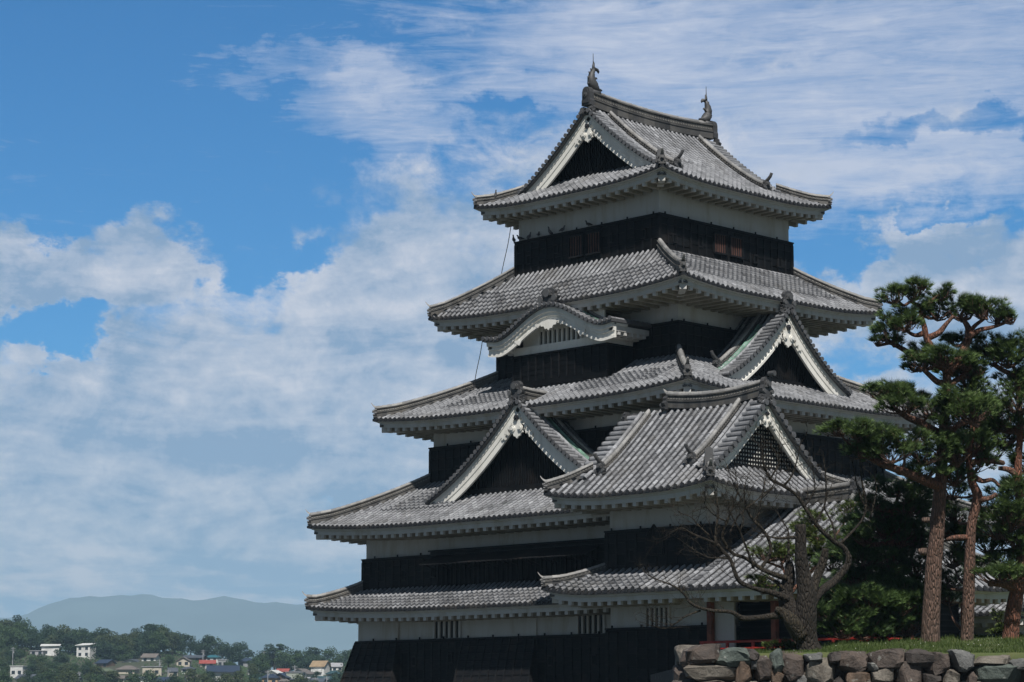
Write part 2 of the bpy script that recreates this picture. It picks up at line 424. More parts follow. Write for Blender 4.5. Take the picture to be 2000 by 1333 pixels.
def corner_beam(mb, tk, x, y, dx, dy, z, length=2.0):
    """diagonal beam end under an eave corner, with the small tiled hood above it"""
    dv = V((dx, dy, 0)).normalized(); sd_ = V((-dv.y, dv.x, 0))
    c = V((x, y, z - 0.62)) - dv * 0.45
    mb.obox(c - sd_ * 0.15, sd_ * 0.30, dv * -length, V((0, 0, 0.25)), 0.9)
    tk.obox(c - sd_ * 0.20 + V((0, 0, 0.26)) + dv * 0.05, sd_ * 0.40, dv * -0.5, V((0, 0, 0.07)), 0.2)
    for k in (-0.12, 0.0, 0.12): tk.disc(c + sd_ * k + V((0, 0, 0.31)) + dv * 0.04, dv, 0.06, 0.05, 8, 0.2)

def ridge_section(w=0.17, h=0.30, cap=0.10):
    s_ = [(-w, -0.12), (-w, h * 0.35), (-w - 0.03, h * 0.37), (-w - 0.03, h * 0.47), (-w * 0.85, h * 0.5), (-w * 0.8, h)]
    s_ += [(-w * 0.9, h), (-w * 0.9, h * 1.08), (-cap, h * 1.1)]
    for k in range(1, 6):
        a = math.pi - math.pi * k / 6; s_.append((cap * math.cos(a), h * 1.1 + cap * 1.15 * math.sin(a)))
    s_ += [(cap, h * 1.1), (w * 0.9, h * 1.08), (w * 0.9, h), (w * 0.8, h), (w * 0.85, h * 0.5), (w + 0.03, h * 0.47), (w + 0.03, h * 0.37), (w, h * 0.35), (w, -0.12)]
    return s_
def resample(path, step):
    out = [path[0]]; acc = 0.0
    for i in range(1, len(path)):
        a, b = path[i - 1], path[i]; L = (b - a).length; n = max(1, int(L / step + 0.5))
        for k in range(1, n + 1): out.append(a.lerp(b, k / n))
    return out
def ridge(name, parent, path, w=0.15, h=0.28, cap=0.095, curl=0.0, studs=True):
    """stacked ridge with a round cap; path rests on the tiles; curl lifts the last end"""
    mb = MB(); path = resample(path, 0.3)
    body = []; capm = []
    sec_b = [(-w, -0.14), (-w, h * 0.30), (-w - 0.035, h * 0.32), (-w - 0.035, h * 0.42), (-w * 0.86, h * 0.44), (-w * 0.82, h * 0.86), (-w * 1.1, h * 0.88), (-w * 1.1, h),
             (w * 1.1, h), (w * 1.1, h * 0.88), (w * 0.82, h * 0.86), (w * 0.86, h * 0.44), (w + 0.035, h * 0.42), (w + 0.035, h * 0.32), (w, h * 0.30), (w, -0.14)]
    mb.sweep(path, sec_b, up=V((0, 0, 1)), tints=[rnd.uniform(0.1, 0.6) for _ in path[1:]])
    if studs:   # wavy stacked tile course on both sides
        for i in range(len(path) - 1):
            T = (path[i + 1] - path[i]); S = T.cross(V((0, 0, 1))).normalized()
            for e in (-1, 1):
                for q in (0.25, 0.75):
                    c = path[i] + T * q + S * (e * w * 0.84) + V((0, 0, h * 0.65)); u = T.normalized() * 0.07
                    up = V((0, 0, h * 0.15))
                    mb.poly([c - u + S * e * 0.0, c + S * e * 0.035 - up, c + u, c + S * e * 0.035 + up], 0.95)
    o = mb.build(name, RIDGE, parent)
    # cap
    mc = MB(); rings = []; tn = []
    for i in range(len(path) - 1):
        tt = min(1, max(0, rnd.gauss(0.55, 0.2)))
        T = (path[i + 1] - path[i]).normalized(); S = T.cross(V((0, 0, 1))).normalized()
        for e in (0, 1):
            p = path[i + e] + V((0, 0, h)); r_ = cap * (1.0, 1.12)[e]
            rings.append([p + S * (r_ * math.cos(w_)) + V((0, 0, r_ * 1.15 * math.sin(w_) + 0.01)) for w_ in [math.pi * k / 6 for k in range(7)]])
            tn.append(tt)
    if curl:
        T = (path[-1] - path[-2]).normalized(); S = T.cross(V((0, 0, 1))).normalized(); Th = V((T.x, T.y, 0)).normalized()
        for k in range(1, 6):
            p = path[-1] + V((0, 0, h)) + Th * (0.055 * k * curl) + V((0, 0, 0.0095 * k * k * curl)); r_ = cap * (1.1 - 0.12 * k)
            rings.append([p + S * (r_ * math.cos(w_)) + V((0, 0, r_ * 1.15 * math.sin(w_) + 0.01)) for w_ in [math.pi * j / 6 for j in range(7)]]); tn.append(0.7)
    mc.rings(rings, tn[:-1], closed=False)
    mc.poly([p for p in rings[-1]], 0.5); mc.poly(rings[0][::-1], 0.5)
    if curl:  # closes the underside of the curl
        mc.rings([[r_[0], r_[-1]] for r_ in rings[-6:]], [0.4] * 5, closed=False)
    mc.build('ridge_cap', CAP, o)
    return o
ONI = [(-0.50, 0.0), (-0.56, 0.12), (-0.40, 0.20), (-0.52, 0.30), (-0.58, 0.44), (-0.42, 0.50), (-0.36, 0.62), (-0.40, 0.78), (-0.30, 0.92), (-0.16, 1.0),
       (0.16, 1.0), (0.30, 0.92), (0.40, 0.78), (0.36, 0.62), (0.42, 0.50), (0.58, 0.44), (0.52, 0.30), (0.40, 0.20), (0.56, 0.12), (0.50, 0.0)]
ARCH = [(-0.50, 0.0), (-0.50, 0.25), (-0.44, 0.35), (-0.44, 0.70), (-0.36, 0.88), (-0.20, 0.98), (0.0, 1.0), (0.20, 0.98), (0.36, 0.88), (0.44, 0.70), (0.44, 0.35), (0.50, 0.25), (0.50, 0.0)]
def slab(parent, c, n, w=0.30, h=0.74):
    mb = MB(); n = V(n).normalized(); a = n.cross(V((0, 0, 1))).normalized(); c = V(c)
    o = [(-0.5, 0), (-0.46, 0.86), (0, 1.0), (0.46, 0.86), (0.5, 0)]
    mb.prism([c + a * (x * w) + V((0, 0, y * h)) for x, y in o], -n * 0.30, 0.75)
    mb.disc(c + V((0, 0, h * 0.20)) + n * 0.01, n, w * 0.36, 0.09, 10, 0.1)
    for e in (-1, 1): mb.disc(c + a * (e * w * 0.5) + V((0, 0, h * 0.10)) + n * 0.0, n, w * 0.26, 0.08, 10, 0.3)
    return mb.build('ridge_end_tile', DARKTILE, parent)
def oni(parent, c, n, w=0.7, h=0.75, th=0.16, horn=False, plain=False):
    """ogre-tile plate closing a ridge end, facing n"""
    mb = MB(); n = V(n).normalized(); a = n.cross(V((0, 0, 1))).normalized(); c = V(c)
    if plain:
        mb.prism([c + a * (x * w) + V((0, 0, y * h)) for x, y in ARCH], -n * th, 0.35)
        mb.prism([c + n * 0.01 + a * (x * w * 0.72) + V((0, 0, 0.12 * h + y * h * 0.76)) for x, y in ARCH], n * 0.04, 0.15)
        mb.disc(c + V((0, 0, h * 0.55)) + n * 0.04, n, w * 0.22, 0.05, 14, 0.8); mb.disc(c + V((0, 0, h * 0.55)) + n * 0.09, n, w * 0.10, 0.05, 12, 0.3)
        return mb.build('ridge_end_tile', DARKTILE, parent)
    mb.prism([c + a * (x * w) + V((0, 0, y * h)) for x, y in ONI], -n * th, 0.35)
    mb.prism([c + n * 0.01 + a * (x * w * 0.66) + V((0, 0, 0.14 * h + y * h * 0.72)) for x, y in ONI[5:15]] , n * 0.05, 0.7)
    mb.disc(c + V((0, 0, h * 0.66)) + n * 0.03, n, w * 0.17, 0.09, 12, 0.8)
    for e in (-1, 1):
        mb.disc(c + a * (e * w * 0.40) + V((0, 0, h * 0.30)), n, w * 0.14, 0.08, 10, 0.9)
        mb.disc(c + a * (e * w * 0.36) + V((0, 0, h * 0.08)), n, w * 0.12, 0.06, 10, 0.5)
    if horn:
        p0 = c + V((0, 0, h * 0.93)) - n * 0.05
        mb.tube([p0, p0 + n * 0.12 + V((0, 0, 0.07)), p0 + n * 0.25 + V((0, 0, 0.19)), p0 + n * 0.33 + V((0, 0, 0.33))], [0.085, 0.085, 0.08, 0.075], 8, 0.6)
    return mb.build('ridge_end_tile', DARKTILE, parent)

def gfun(c): return lambda t: t * (1 - c) + c * t * t
def hip_roof(keep, outer, inner, ze, zt, lift=0.30, c=0.22, over=1.6, scaly={}, ridges=(1, 1, 1, 1), hroof=0.34, sides='wsen', label=None, curl=(1, 1, 1, 1)):
    """skirt roof round a storey: outer eave rectangle, inner wall rectangle"""
    X0, Y0, X1, Y1 = outer; x0, y0, x1, y1 = inner
    rt = MB(); ev = MB(); dk = MB()
    g = gfun(c); H = zt - ze
    def mk(org, ax, inn, L, D, ka, kb):
        s0 = lambda d: ka * d / D; s1 = lambda d: L - kb * d / D
        def zf(a, d):
            t = min(max(d / D, 0), 1); w = min(a - ka * t, L - kb * t - a) / (0.40 * L); w = min(max(w, 0), 1)
            return ze + H * g(t) + lift * (1 - w) ** 2.6 * (1 - t) ** 1.3
        return Panel(org, ax, inn, L, D, zf, s0, s1)
    pw = mk((X0, Y0), (0, 1, 0), (1, 0, 0), Y1 - Y0, x0 - X0, y0 - Y0, Y1 - y1)
    ps = mk((X0, Y0), (1, 0, 0), (0, 1, 0), X1 - X0, y0 - Y0, x0 - X0, X1 - x1)
    pe = mk((X1, Y0), (0, 1, 0), (-1, 0, 0), Y1 - Y0, X1 - x1, y0 - Y0, Y1 - y1)
    pn = mk((X0, Y1), (1, 0, 0), (0, -1, 0), X1 - X0, Y1 - y1, x0 - X0, X1 - x1)
    for k, p in (('w', pw), ('s', ps), ('e', pe), ('n', pn)):
        if k in sides:
            lay(rt, p, scaly.get(k)); eave(ev, dk, p, over)
    for (x, y, dx, dy) in ((X0, Y0, -1, -1), (X1, Y0, 1, -1), (X0, Y1, -1, 1), (X1, Y1, 1, 1)):
        corner_beam(ev, rt, x, y, dx, dy, ze + lift)
    roof = rt.build('roof', TILE, keep)
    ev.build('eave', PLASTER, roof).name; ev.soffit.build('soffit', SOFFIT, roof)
    cs = [((X0, Y0), (x0, y0)), ((X1, Y0), (x1, y0)), ((X0, Y1), (x0, y1)), ((X1, Y1), (x1, y1))]
    for i, (a, b) in enumerate(cs):
        if not ridges[i]: continue
        p0, p1 = V((a[0], a[1], 0)), V((b[0], b[1], 0)); path = []
        f_end = 0.035
        for k in range(13):
            t = f_end + (1 - f_end) * (1 - k / 12); p = p0.lerp(p1, t); p.z = ze + H * g(t) + lift * (1 - t) ** 1.3 + 0.06 + 0.10 * max(0, 1 - t * 5) ; path.append(p)
        o = ridge('hip_ridge', roof, path, 0.13, hroof, 0.09, curl=curl[i])
        n_ = (p0 - p1).normalized()
        e = p0.lerp(p1, f_end * 0.5); e.z = path[-1].z - 0.12
        oni(roof, e, n_, 0.34, 0.48, 0.1)
    return roof, dict(w=pw, s=ps, e=pe, n=pn)

# ================================================================ walls
def walls(keep, rect, zb, zl, zt, batten=0.52, sides='ws', lo=True, lean=0.0):
    """white plaster above, black boarding below with ledge cap; rect is the plaster face"""
    x0, y0, x1, y1 = rect
    m = MB(); m.box((x0, y0, zb - 0.3), (x1, y1, zt)); m.build('plaster_wall', PLASTER, keep)
    k = 0.09
    b = MB(); b.box((x0 - k, y0 - k, zb - 0.2), (x1 + k, y1 + k, zl), 0.3)
    e = 0.18
    b.box((x0 - e, y0 - e, zl), (x1 + e, y1 + e, zl + 0.06), 0.6)
    b.box((x0 - e + .03, y0 - e + .03, zl - 0.10), (x1 + e - .03, y1 + e - .03, zl - 0.003), 0.2)
    def face(org, ax, n, L):
        nb = round(L / batten); st = L / nb
        for i in range(nb + 1):
            a = i * st; wd = 0.05 if 0 < i < nb else 0.09
            o = org + ax * (a - wd) - V((0, 0, 0)); o.z = zb - 0.1
            b.obox(o, ax * 2 * wd, n * 0.055, V((0, 0, zl - 0.10 - zb + 0.1 - 0.003)), 0.7 + rnd.uniform(-0.2, 0.2))
            if i < nb:   # lapped boards inside each bay
                q = 4 + rnd.choice((0, 0, 1)); hh = (zl - zb) / q
                for j in range(q):
                    oo = org + ax * (a + 0.05); oo.z = zb + j * hh + 0.01
                    th = 0.012 + 0.012 * rnd.random()
                    b.rings([[oo, oo + n * (th + 0.02), oo + n * 0.004 + V((0, 0, hh - 0.02)), oo + V((0, 0, hh - 0.02))],
                             [w + ax * (st - 0.1) for w in (oo, oo + n * (th + 0.02), oo + n * 0.004 + V((0, 0, hh - 0.02)), oo + V((0, 0, hh - 0.02)))]], [rnd.uniform(0.1, 0.6)])
        # little iron pegs on the ledge
        for i in range(int(L / 1.6) + 1):
            o = org + ax * (0.3 + i * 1.6) + n * 0.02; o.z = zl + 0.06
            if 0.3 + i * 1.6 < L: b.obox(o, ax * 0.06, n * 0.05, V((0, 0, 0.10)), 0.1)
    if 'w' in sides: face(V((x0 - k, y0 - k, 0)), V((0, 1, 0)), V((-1, 0, 0)), y1 - y0 + 2 * k)
    if 's' in sides: face(V((x0 - k, y0 - k, 0)), V((1, 0, 0)), V((0, -1, 0)), x1 - x0 + 2 * k)
    return b.build('wood_cladding', BLACK, keep)
def W_(rect, side, a, dist, z):
    x0, y0, x1, y1 = rect; k = 0.09
    return V((x0 - k - dist, y0 - k + a, z)) if side == 'w' else V((x0 - k + a, y0 - k - dist, z))
def lattice_window(parent, rect, side, a, z, w, h, bars=5, mat=None, frame=True):
    ax = V((0, 1, 0)) if side == 'w' else V((1, 0, 0)); n = V((-1, 0, 0)) if side == 'w' else V((0, -1, 0))
    o = W_(rect, side, a, 0, z); m = MB()
    m.obox(o + n * 0.04, ax * w, n * 0.02, V((0, 0, h)), 0.1); win = m.build('window', DARK, parent)
    f = MB(); t = 0.07
    f.obox(o + n * 0.03 - ax * t, ax * t, n * 0.10, V((0, 0, h)), 0.8); f.obox(o + n * 0.03 + ax * w, ax * t, n * 0.10, V((0, 0, h)), 0.8)
    f.obox(o + n * 0.03 - ax * t + V((0, 0, h)), ax * (w + 2 * t), n * 0.11, V((0, 0, t)), 0.8); f.obox(o + n * 0.03 - ax * t - V((0, 0, t)), ax * (w + 2 * t), n * 0.11, V((0, 0, t)), 0.8)
    f.build('window_frame', BLACK, win)
    bm_ = MB()
    for i in range(bars):
        c = (i + 0.5) * w / bars
        bm_.obox(o + n * 0.062 + ax * (c - 0.02), ax * 0.04, n * 0.035, V((0, 0, h)))
    bm_.build('window_bars', mat or REDWOOD, win)
    return win
def loophole(parent, rect, side, a, z, w=0.2, h=0.34):
    ax = V((0, 1, 0)) if side == 'w' else V((1, 0, 0)); n = V((-1, 0, 0)) if side == 'w' else V((0, -1, 0))
    o = W_(rect, side, a, 0.0, z); f = MB(); t = 0.06
    f.obox(o - ax * t, ax * t, n * 0.07, V((0, 0, h)), 0.9); f.obox(o + ax * w, ax * t, n * 0.07, V((0, 0, h)), 0.9)
    f.obox(o - ax * t + V((0, 0, h)), ax * (w + 2 * t), n * 0.08, V((0, 0, t)), 0.9); f.obox(o - ax * t - V((0, 0, t)), ax * (w + 2 * t), n * 0.08, V((0, 0, t)), 0.9)
    f.obox(o + n * 0.03, ax * w, n * 0.012, V((0, 0, h)), 0.0)
    return f.build('loophole', BLACK, parent)

# ================================================================ gables
GEG = [(0, -0.52), (0.10, -0.42), (0.20, -0.40), (0.24, -0.30), (0.36, -0.26), (0.36, -0.16), (0.46, -0.08), (0.44, 0.06), (0.32, 0.12), (0.34, 0.22), (0.22, 0.26), (0.14, 0.22),
       (0.20, 0.42), (0.10, 0.60), (0.0, 0.66)]
def gable(parent, n, center, plane, zc, w, back, zbase, slat=0.15, verge_len=0.6, kudari=1.15, copper=True, lattice='slat', pend=1.0, ridge_len=0.0, barge_w=0.62,
          oni_h=1.0, kud_end=0.86, base_beam=True, wall_w=None, vsp=0.275, vr=0.088):
    """everything in front of and on the edge of a triangular gable. n: outward direction, zc(o): tile height at offset o from the centre"""
    n = V(n); t = V((0, 1, 0)) if abs(n.x) > 0.5 else V((1, 0, 0))
    def G(o, e, z):
        return V((plane, center, 0)) * 0 + (V((plane, center, 0)) if abs(n.x) > 0.5 else V((center, plane, 0))) + t * o - n * e + V((0, 0, z))
    N = 26
    g = MB()
    # ---- black gable wall set back
    ww = wall_w or w
    pts = [G(o, back, zc(abs(o)) - 0.15) for o in [ww * (i / 20 * 2 - 1) for i in range(21)]]
    for i in range(20):
        a, b = pts[i], pts[i + 1]; a0, b0 = V((a.x, a.y, zbase - 0.6)), V((b.x, b.y, zbase - 0.6))
        if a.z > a0.z or b.z > b0.z: g.quad(a0, b0, b, a, 0.2)
    k = int(2 * ww / slat)
    if lattice == 'slat':
        for i in range(k + 1):
            o = -ww + i * slat; top = zc(abs(o)) - 0.2
            if top > zbase: g.obox(G(o - slat * 0.22, back, zbase) , t * slat * 0.44, n * 0.06, V((0, 0, top - zbase)), 0.5)
    if base_beam:
        g.obox(G(-ww * 0.93, back - 0.0, zbase - 0.25), t * ww * 1.86, n * 0.12, V((0, 0, 0.27)), 0.45)
        g.obox(G(-ww * 0.98, back - 0.0, zbase - 0.6), t * ww * 1.96, n * 0.05, V((0, 0, 0.34)), 0.2)
    gab = g.build('gable', BLACK, parent)
    if lattice == 'grid':
        wb = MB(); pts2 = [G(o, back - 0.02, zc(abs(o)) - 0.25) for o in [ww * (i / 20 * 2 - 1) for i in range(21)]]
        wb.poly([G(-ww, back - 0.02, zbase)] + [q for q in pts2 if q.z > zbase] + [G(ww, back - 0.02, zbase)], 0.8)
        wb.build('plaster_backing', PLASTER2, gab)
        lt = MB(); s_ = 0.165; io = int(ww / s_) + 1; idx = {}
        def vid(i, j, a, c_):
            key = (i, j, a, c_)
            if key not in idx: idx[key] = len(lt.v); lt.v.append(G((i + a) * s_, back - 0.035, zbase + (j + c_) * s_))
            return idx[key]
        cs_ = [0.0, 0.27, 0.73]
        nx = [(i, a) for i in range(-io, io) for a in cs_]; nz = [(j, a) for j in range(0, 20) for a in cs_]
        for q in range(len(nx) - 1):
            for r2 in range(len(nz) - 1):
                (i, a), (j, c_) = nx[q], nz[r2]
                if a == 0.27 and c_ == 0.27: continue
                if zbase + (j + c_) * s_ > zc(abs((i + a) * s_)) - 0.3: continue
                lt.f.append((vid(i, j, a, c_), vid(*[nx[q + 1][0], j], nx[q + 1][1], c_), vid(nx[q + 1][0], nz[r2 + 1][0], nx[q + 1][1], nz[r2 + 1][1]), vid(i, nz[r2 + 1][0], a, nz[r2 + 1][1]))); lt.t.append(0.4)
        lt.build('lattice', BLACK, gab)
    # ---- barge boards: three stepped mouldings following the curve
    for sgn in (-1, 1):
        bm_ = MB(); path = [G(sgn * w * i / N, 0.0, zc(w * i / N) - 0.17) for i in range(N + 1)]
        sec = [(-0.05, 0.10), (0.06, 0.10), (0.06, -0.12), (0.02, -0.14), (0.02, -0.34 * barge_w / 0.62), (-0.015, -0.36 * barge_w / 0.62), (-0.015, -barge_w * 0.80), (0.01, -barge_w * 0.82), (0.01, -barge_w), (-0.10, -barge_w), (-0.10, 0.0)]
        bm_.sweep(path, sec, side=n, tints=[0.7] * N)
        # underside board between barge and gable wall
        sec2 = [(-0.03, 0.05), (-back, 0.05), (-back, -0.03), (-0.03, -0.03)]
        bm_.sweep(path, sec2, side=n, tints=[0.5] * N)
        bm_.build('bargeboard', PLASTER2, gab)
    # ---- pendant
    if pend:
        pm = MB(); zc0 = zc(0) - 0.17 - barge_w - 0.48 * pend
        half = [(x * pend, y * pend) for x, y in GEG]
        out = half + [(-x, y) for x, y in half[::-1][1:-1]]
        pm.prism([G(x, 0.0, zc0 + y) for x, y in out], n * 0.08, 0.9)
        for e in (-1, 1):
            pm.disc(G(e * 0.24 * pend, -0.08, zc0 - 0.06 * pend), n, 0.15 * pend, 0.05, 12, 1.0)
            pm.disc(G(e * 0.24 * pend, -0.13, zc0 - 0.06 * pend), n, 0.08 * pend, 0.04, 10, 1.0)
            # ragged fins below the boards
            for i in range(3):
                o = (0.45 + 0.20 * i) * pend; z = zc(o * 1.0) - 0.17 - barge_w - 0.02 
                s_ = (0.17 - 0.018 * i) * pend
                pm.prism([G(e * (o - s_), -0.02, z + 0.12), G(e * (o - s_ * 0.6), -0.02, z - s_), G(e * o, -0.02, z - s_ * 0.5), G(e * (o + s_ * 0.5), -0.02, z - s_ * 1.1), G(e * (o + s_), -0.02, z + 0.02), G(e * o, -0.02, z + 0.14)], n * 0.06, 0.9)
        pd = pm.build('pendant', PLASTER2, gab)
        bo = MB(); bo.disc(G(0, -0.07, zc0 + 0.40 * pend), n, 0.135 * pend, 0.10, 6, 0.4); bo.disc(G(0, -0.17, zc0 + 0.40 * pend), n, 0.05 * pend, 0.06, 8, 0.4)
        bo.build('boss', IRON, gab)
    # ---- verge tiles
    vm = MB(); cu = []
    for i in range(201):
        o = w * 1.02 * i / 200; cu.append(V((o, zc(o), 0)))
    acc = 0; nxt = 0.30
    for i in range(1, 201):
        acc += (cu[i] - cu[i - 1]).length
        if acc >= nxt:
            nxt += vsp
            o, z = cu[i].x, cu[i].y
            for e in (-1, 1):
                r_ = vr; tt = rib_tint() * 0.9; rg = []
                T = (cu[i] - cu[i - 1]).normalized(); up = V((0, 0, T.x)) + t * (e * -T.y); tg = t * (e * T.x) + V((0, 0, T.y))
                tg.normalize(); up.normalize()
                for (q, rr) in ((-0.26, r_ * 1.1), (verge_len * 0.45, r_ * 0.98), (verge_len * 0.45, r_ * 1.08), (verge_len, r_ * 0.95)):
                    c = G(e * o, q, z + 0.03 + 0.02 * (q < 0.3))
                    rg.append([c + tg * (rr * math.cos(a)) + up * (rr * math.sin(a)) for a in [math.pi * j / 6 for j in range(7)]])
                vm.rings(rg, [tt, tt * 0.4, rib_tint() * 0.9], closed=False)
                vm.disc(G(e * o, -0.28, z + 0.045), n, vr * 1.14, 0.04, 10, 0.22)
    for sgn in (-1, 1):  # bed under the verge tiles
        path = [G(sgn * w * 1.02 * i / N, 0, zc(w * 1.02 * i / N)) for i in range(N + 1)]
        vm.sweep(path, [(0.24, -0.08), (0.24, 0.03), (-verge_len - 0.1, 0.03), (-verge_len - 0.1, -0.08)], side=n, tints=[0.15] * N)
        # long round tile bordering them
        r_ = 0.085; off = -verge_len - 0.02
        vm.sweep(path, [(off + r_ * math.cos(a), 0.03 + r_ * 1.2 * math.sin(a)) for a in [math.pi * j / 6 for j in range(7)]], side=n, tints=[rib_tint() for _ in range(N)])
    vg = vm.build('verge_tiles', TILE, gab)
    if copper:
        for sgn in (-1, 1):
            cm = MB(); path = [G(sgn * w * (0.16 + 0.90 * i / N), 0, zc(w * (0.16 + 0.90 * i / N))) for i in range(N + 1)]
            cm.sweep(path, [(-verge_len - 0.12, 0.11), (-verge_len - 0.22, 0.05), (-verge_len - 0.36, 0.05), (-verge_len - 0.40, 0.12), (-verge_len - 0.40, 0.0), (-verge_len - 0.12, 0.0)], side=n, tints=[0.5] * N)
            cm.build('copper_gutter', COPPER, gab)
    if kudari:
        for sgn in (-1, 1):
            path = [G(sgn * w * (0.07 + (kud_end - 0.07) * i / 14), kudari, zc(w * (0.07 + (kud_end - 0.07) * i / 14)) + 0.05) for i in range(15)]
            ridge('descending_ridge', gab, path, 0.13, 0.20, 0.10, studs=True)
            e = path[-1] + t * sgn * 0.05; e.z -= 0.10
            oni(gab, e, t * sgn, 0.5, 0.55, 0.12, horn=True)
    # small curled tiles where the verge meets the ridge end
    for sgn in (-1, 1): oni(gab, G(sgn * 0.28, -0.12, zc(0.28) - 0.02), n, 0.40, 0.40, 0.12)
    return gab, G
# ================================================================ the great keep
KEEP = empty('castle_keep', (4.8, 4.65, 0.9), 'tall black and white castle keep with five stacked grey roofs and ridge fish', 'castle')
def box_part(name, mat, parent, a, b, t=0.5):
    m = MB(); m.box(a, b, t); return m.build(name, mat, parent)
# ---- storey walls
w5 = (0.15, 0.15, 9.45, 9.15); w4 = (0.09, -0.95, 9.4, 10.32); w3 = (-2.17, -3.17, 11.8, 12.58); w2 = (-4.40, -5.40, 14.05, 14.80); w1 = (-4.57, -5.55, 14.2, 14.97)
c5 = walls(KEEP, w5, 19.9, 22.03, 24.0); c4_ = walls(KEEP, w4, 15.0, 16.97, 19.3); c3 = walls(KEEP, w3, 10.1, 12.22, 14.1)
c2 = walls(KEEP, w2, 5.2, 6.93, 9.0); c1 = walls(KEEP, w1, 0.9, 3.09, 5.0)
lattice_window(c5, w5, 'w', 4.75, 20.82, 0.80, 0.93); lattice_window(c5, w5, 'w', 3.62, 20.82, 0.80, 0.93)
lattice_window(c5, w5, 's', 3.70, 20.82, 0.80, 0.85, 5); lattice_window(c5, w5, 's', 4.86, 20.82, 0.80, 0.85, 5)
for a, z in ((8.2, 20.95), (6.4, 21.2), (2.9, 21.2), (0.85, 21.1)): loophole(c5, w5, 'w', a, z)
for a, z in ((0.9, 20.9), (2.65, 20.95), (6.6, 20.75), (8.4, 20.80)): loophole(c5, w5, 's', a, z, 0.2, 0.3 if a in (0.9, 6.6) else 0.42)
for a, z in ((13.9, 10.9), (11.0, 11.0), (1.2, 11.0), (3.0, 11.0)): loophole(c3, w3, 'w', a, z)
for a, z in ((17.4, 5.95), (15.4, 6.0), (19.2, 5.95)): loophole(c2, w2, 'w', a, z, 0.2, 0.4)
for a, z in ((16.6, 2.0), (14.2, 2.1), (7.9, 1.9), (5.3, 1.9)): loophole(c1, w1, 'w', a, z, 0.2, 0.34)
# raised boarding and the row of propped shutters on the second storey
m = MB(); m.box((-4.56, -5.5, 6.93), (-4.30, 10.17, 7.10), 0.4); m.box((-4.66, -5.5, 7.10), (-4.30, 10.22, 7.16), 0.5)
m.box((-4.53, -0.3, 5.35), (-4.515, 9.6, 6.80), 0.0)
for i in range(34):
    y = -0.3 + i * 0.30; m.box((-4.60, y, 5.35), (-4.53, y + 0.09, 6.80), 0.35)
m.build('shuttered_opening', BLACK, KEEP)
for i in range(8):
    y0 = -0.45 + i * 1.29; m = MB()
    for j in range(8):   # each shutter is a row of lapped boards
        yy = y0 + j * 0.155; s_ = 0.03 * (j % 2)
        a = V((-4.52, yy, 6.86)); q = [a, a + V((0, 0.17, 0.035)), a + V((0, 0.17, 0.06)), a + V((0, 0, 0.03))]
        dv = V((-1.05 - 0.04 * (i % 3) - s_ * 2, -0.10, -0.46))
        m.rings([q, [p + dv for p in q]], [0.9])
    for yy in (y0 + 0.15, y0 + 1.05): m.tube([V((-4.5, yy, 6.2)), V((-5.4, yy - 0.08, 6.44))], 0.02, 4, 0.3)
    m.build('shutter', BLACK, KEEP)
# stone-dropping bays on the first storey
def flare_bay(y0, y1, corner=False):
    m = MB(); xw = -4.70; dx = 0.62; N_ = max(3, round((y1 - y0) / 0.5)); e = 0.0
    yb1 = y1 + (0.45 if corner else 0.0); yb0 = y0 - (0.18 if not corner else 0.25)
    T = [V((xw, y0, 3.09)), V((xw, y1, 3.09))]; Bm = [V((xw - dx, yb0, 0.95)), V((xw - dx, yb1, 0.95))]
    m.rings([[V((xw + 0.1, y0, 3.09)), T[0], T[1], V((xw + 0.1, y1, 3.09))], [V((xw + 0.1, yb0, 0.95)), Bm[0], Bm[1], V((xw + 0.1, yb1, 0.95))]], [0.75])
    dn = V((-2.14, 0, 0.62)).normalized()
    for i in range(N_ + 1):
        f = i / N_; a = T[0].lerp(T[1], f); b = Bm[0].lerp(Bm[1], f)
        m.rings([[a, a + V((0, 0.07, 0)), a + V((0, 0.07, 0)) + dn * 0.05, a + dn * 0.05], [b, b + V((0, 0.07, 0)), b + V((0, 0.07, 0)) + dn * 0.05, b + dn * 0.05]], [0.9])
    for k in range(1, 7):
        f = k / 6.5; a = T[0].lerp(Bm[0], f); b = T[1].lerp(Bm[1], f)
        m.rings([[a, a + V((0, 0, 0.03)), a + V((0, 0, 0.03)) + dn * 0.02, a + dn * 0.02], [b, b + V((0, 0, 0.03)), b + V((0, 0, 0.03)) + dn * 0.02, b + dn * 0.02]], [0.2])
    return m.build('stone_dropping_bay', BLACK, KEEP)
flare_bay(12.22, 15.12, True); flare_bay(3.25, 7.76)
for y0, y1 in ((12.22, 15.02), (3.25, 7.76)): box_part('plaster_panel', PLASTER, KEEP, (-4.66, y0, 3.155), (-4.55, y1, 4.30))
def plaster_bars(parent, x, y0, y1, z0, z1, n):
    w_ = box_part('window', DARK, parent, (x - 0.012, y0, z0), (x, y1, z1)); m = MB(); st = (y1 - y0) / n
    for i in range(n + 1): m.box((x - 0.10, y0 + i * st - 0.06, z0), (x - 0.014, y0 + i * st + 0.06, z1))
    m.build('window_bars', PLASTER, w_)
plaster_bars(KEEP, -4.57, 8.1, 9.8, 3.17, 4.05, 5); plaster_bars(KEEP, -4.57, -0.75, 0.8, 3.17, 4.05, 5)
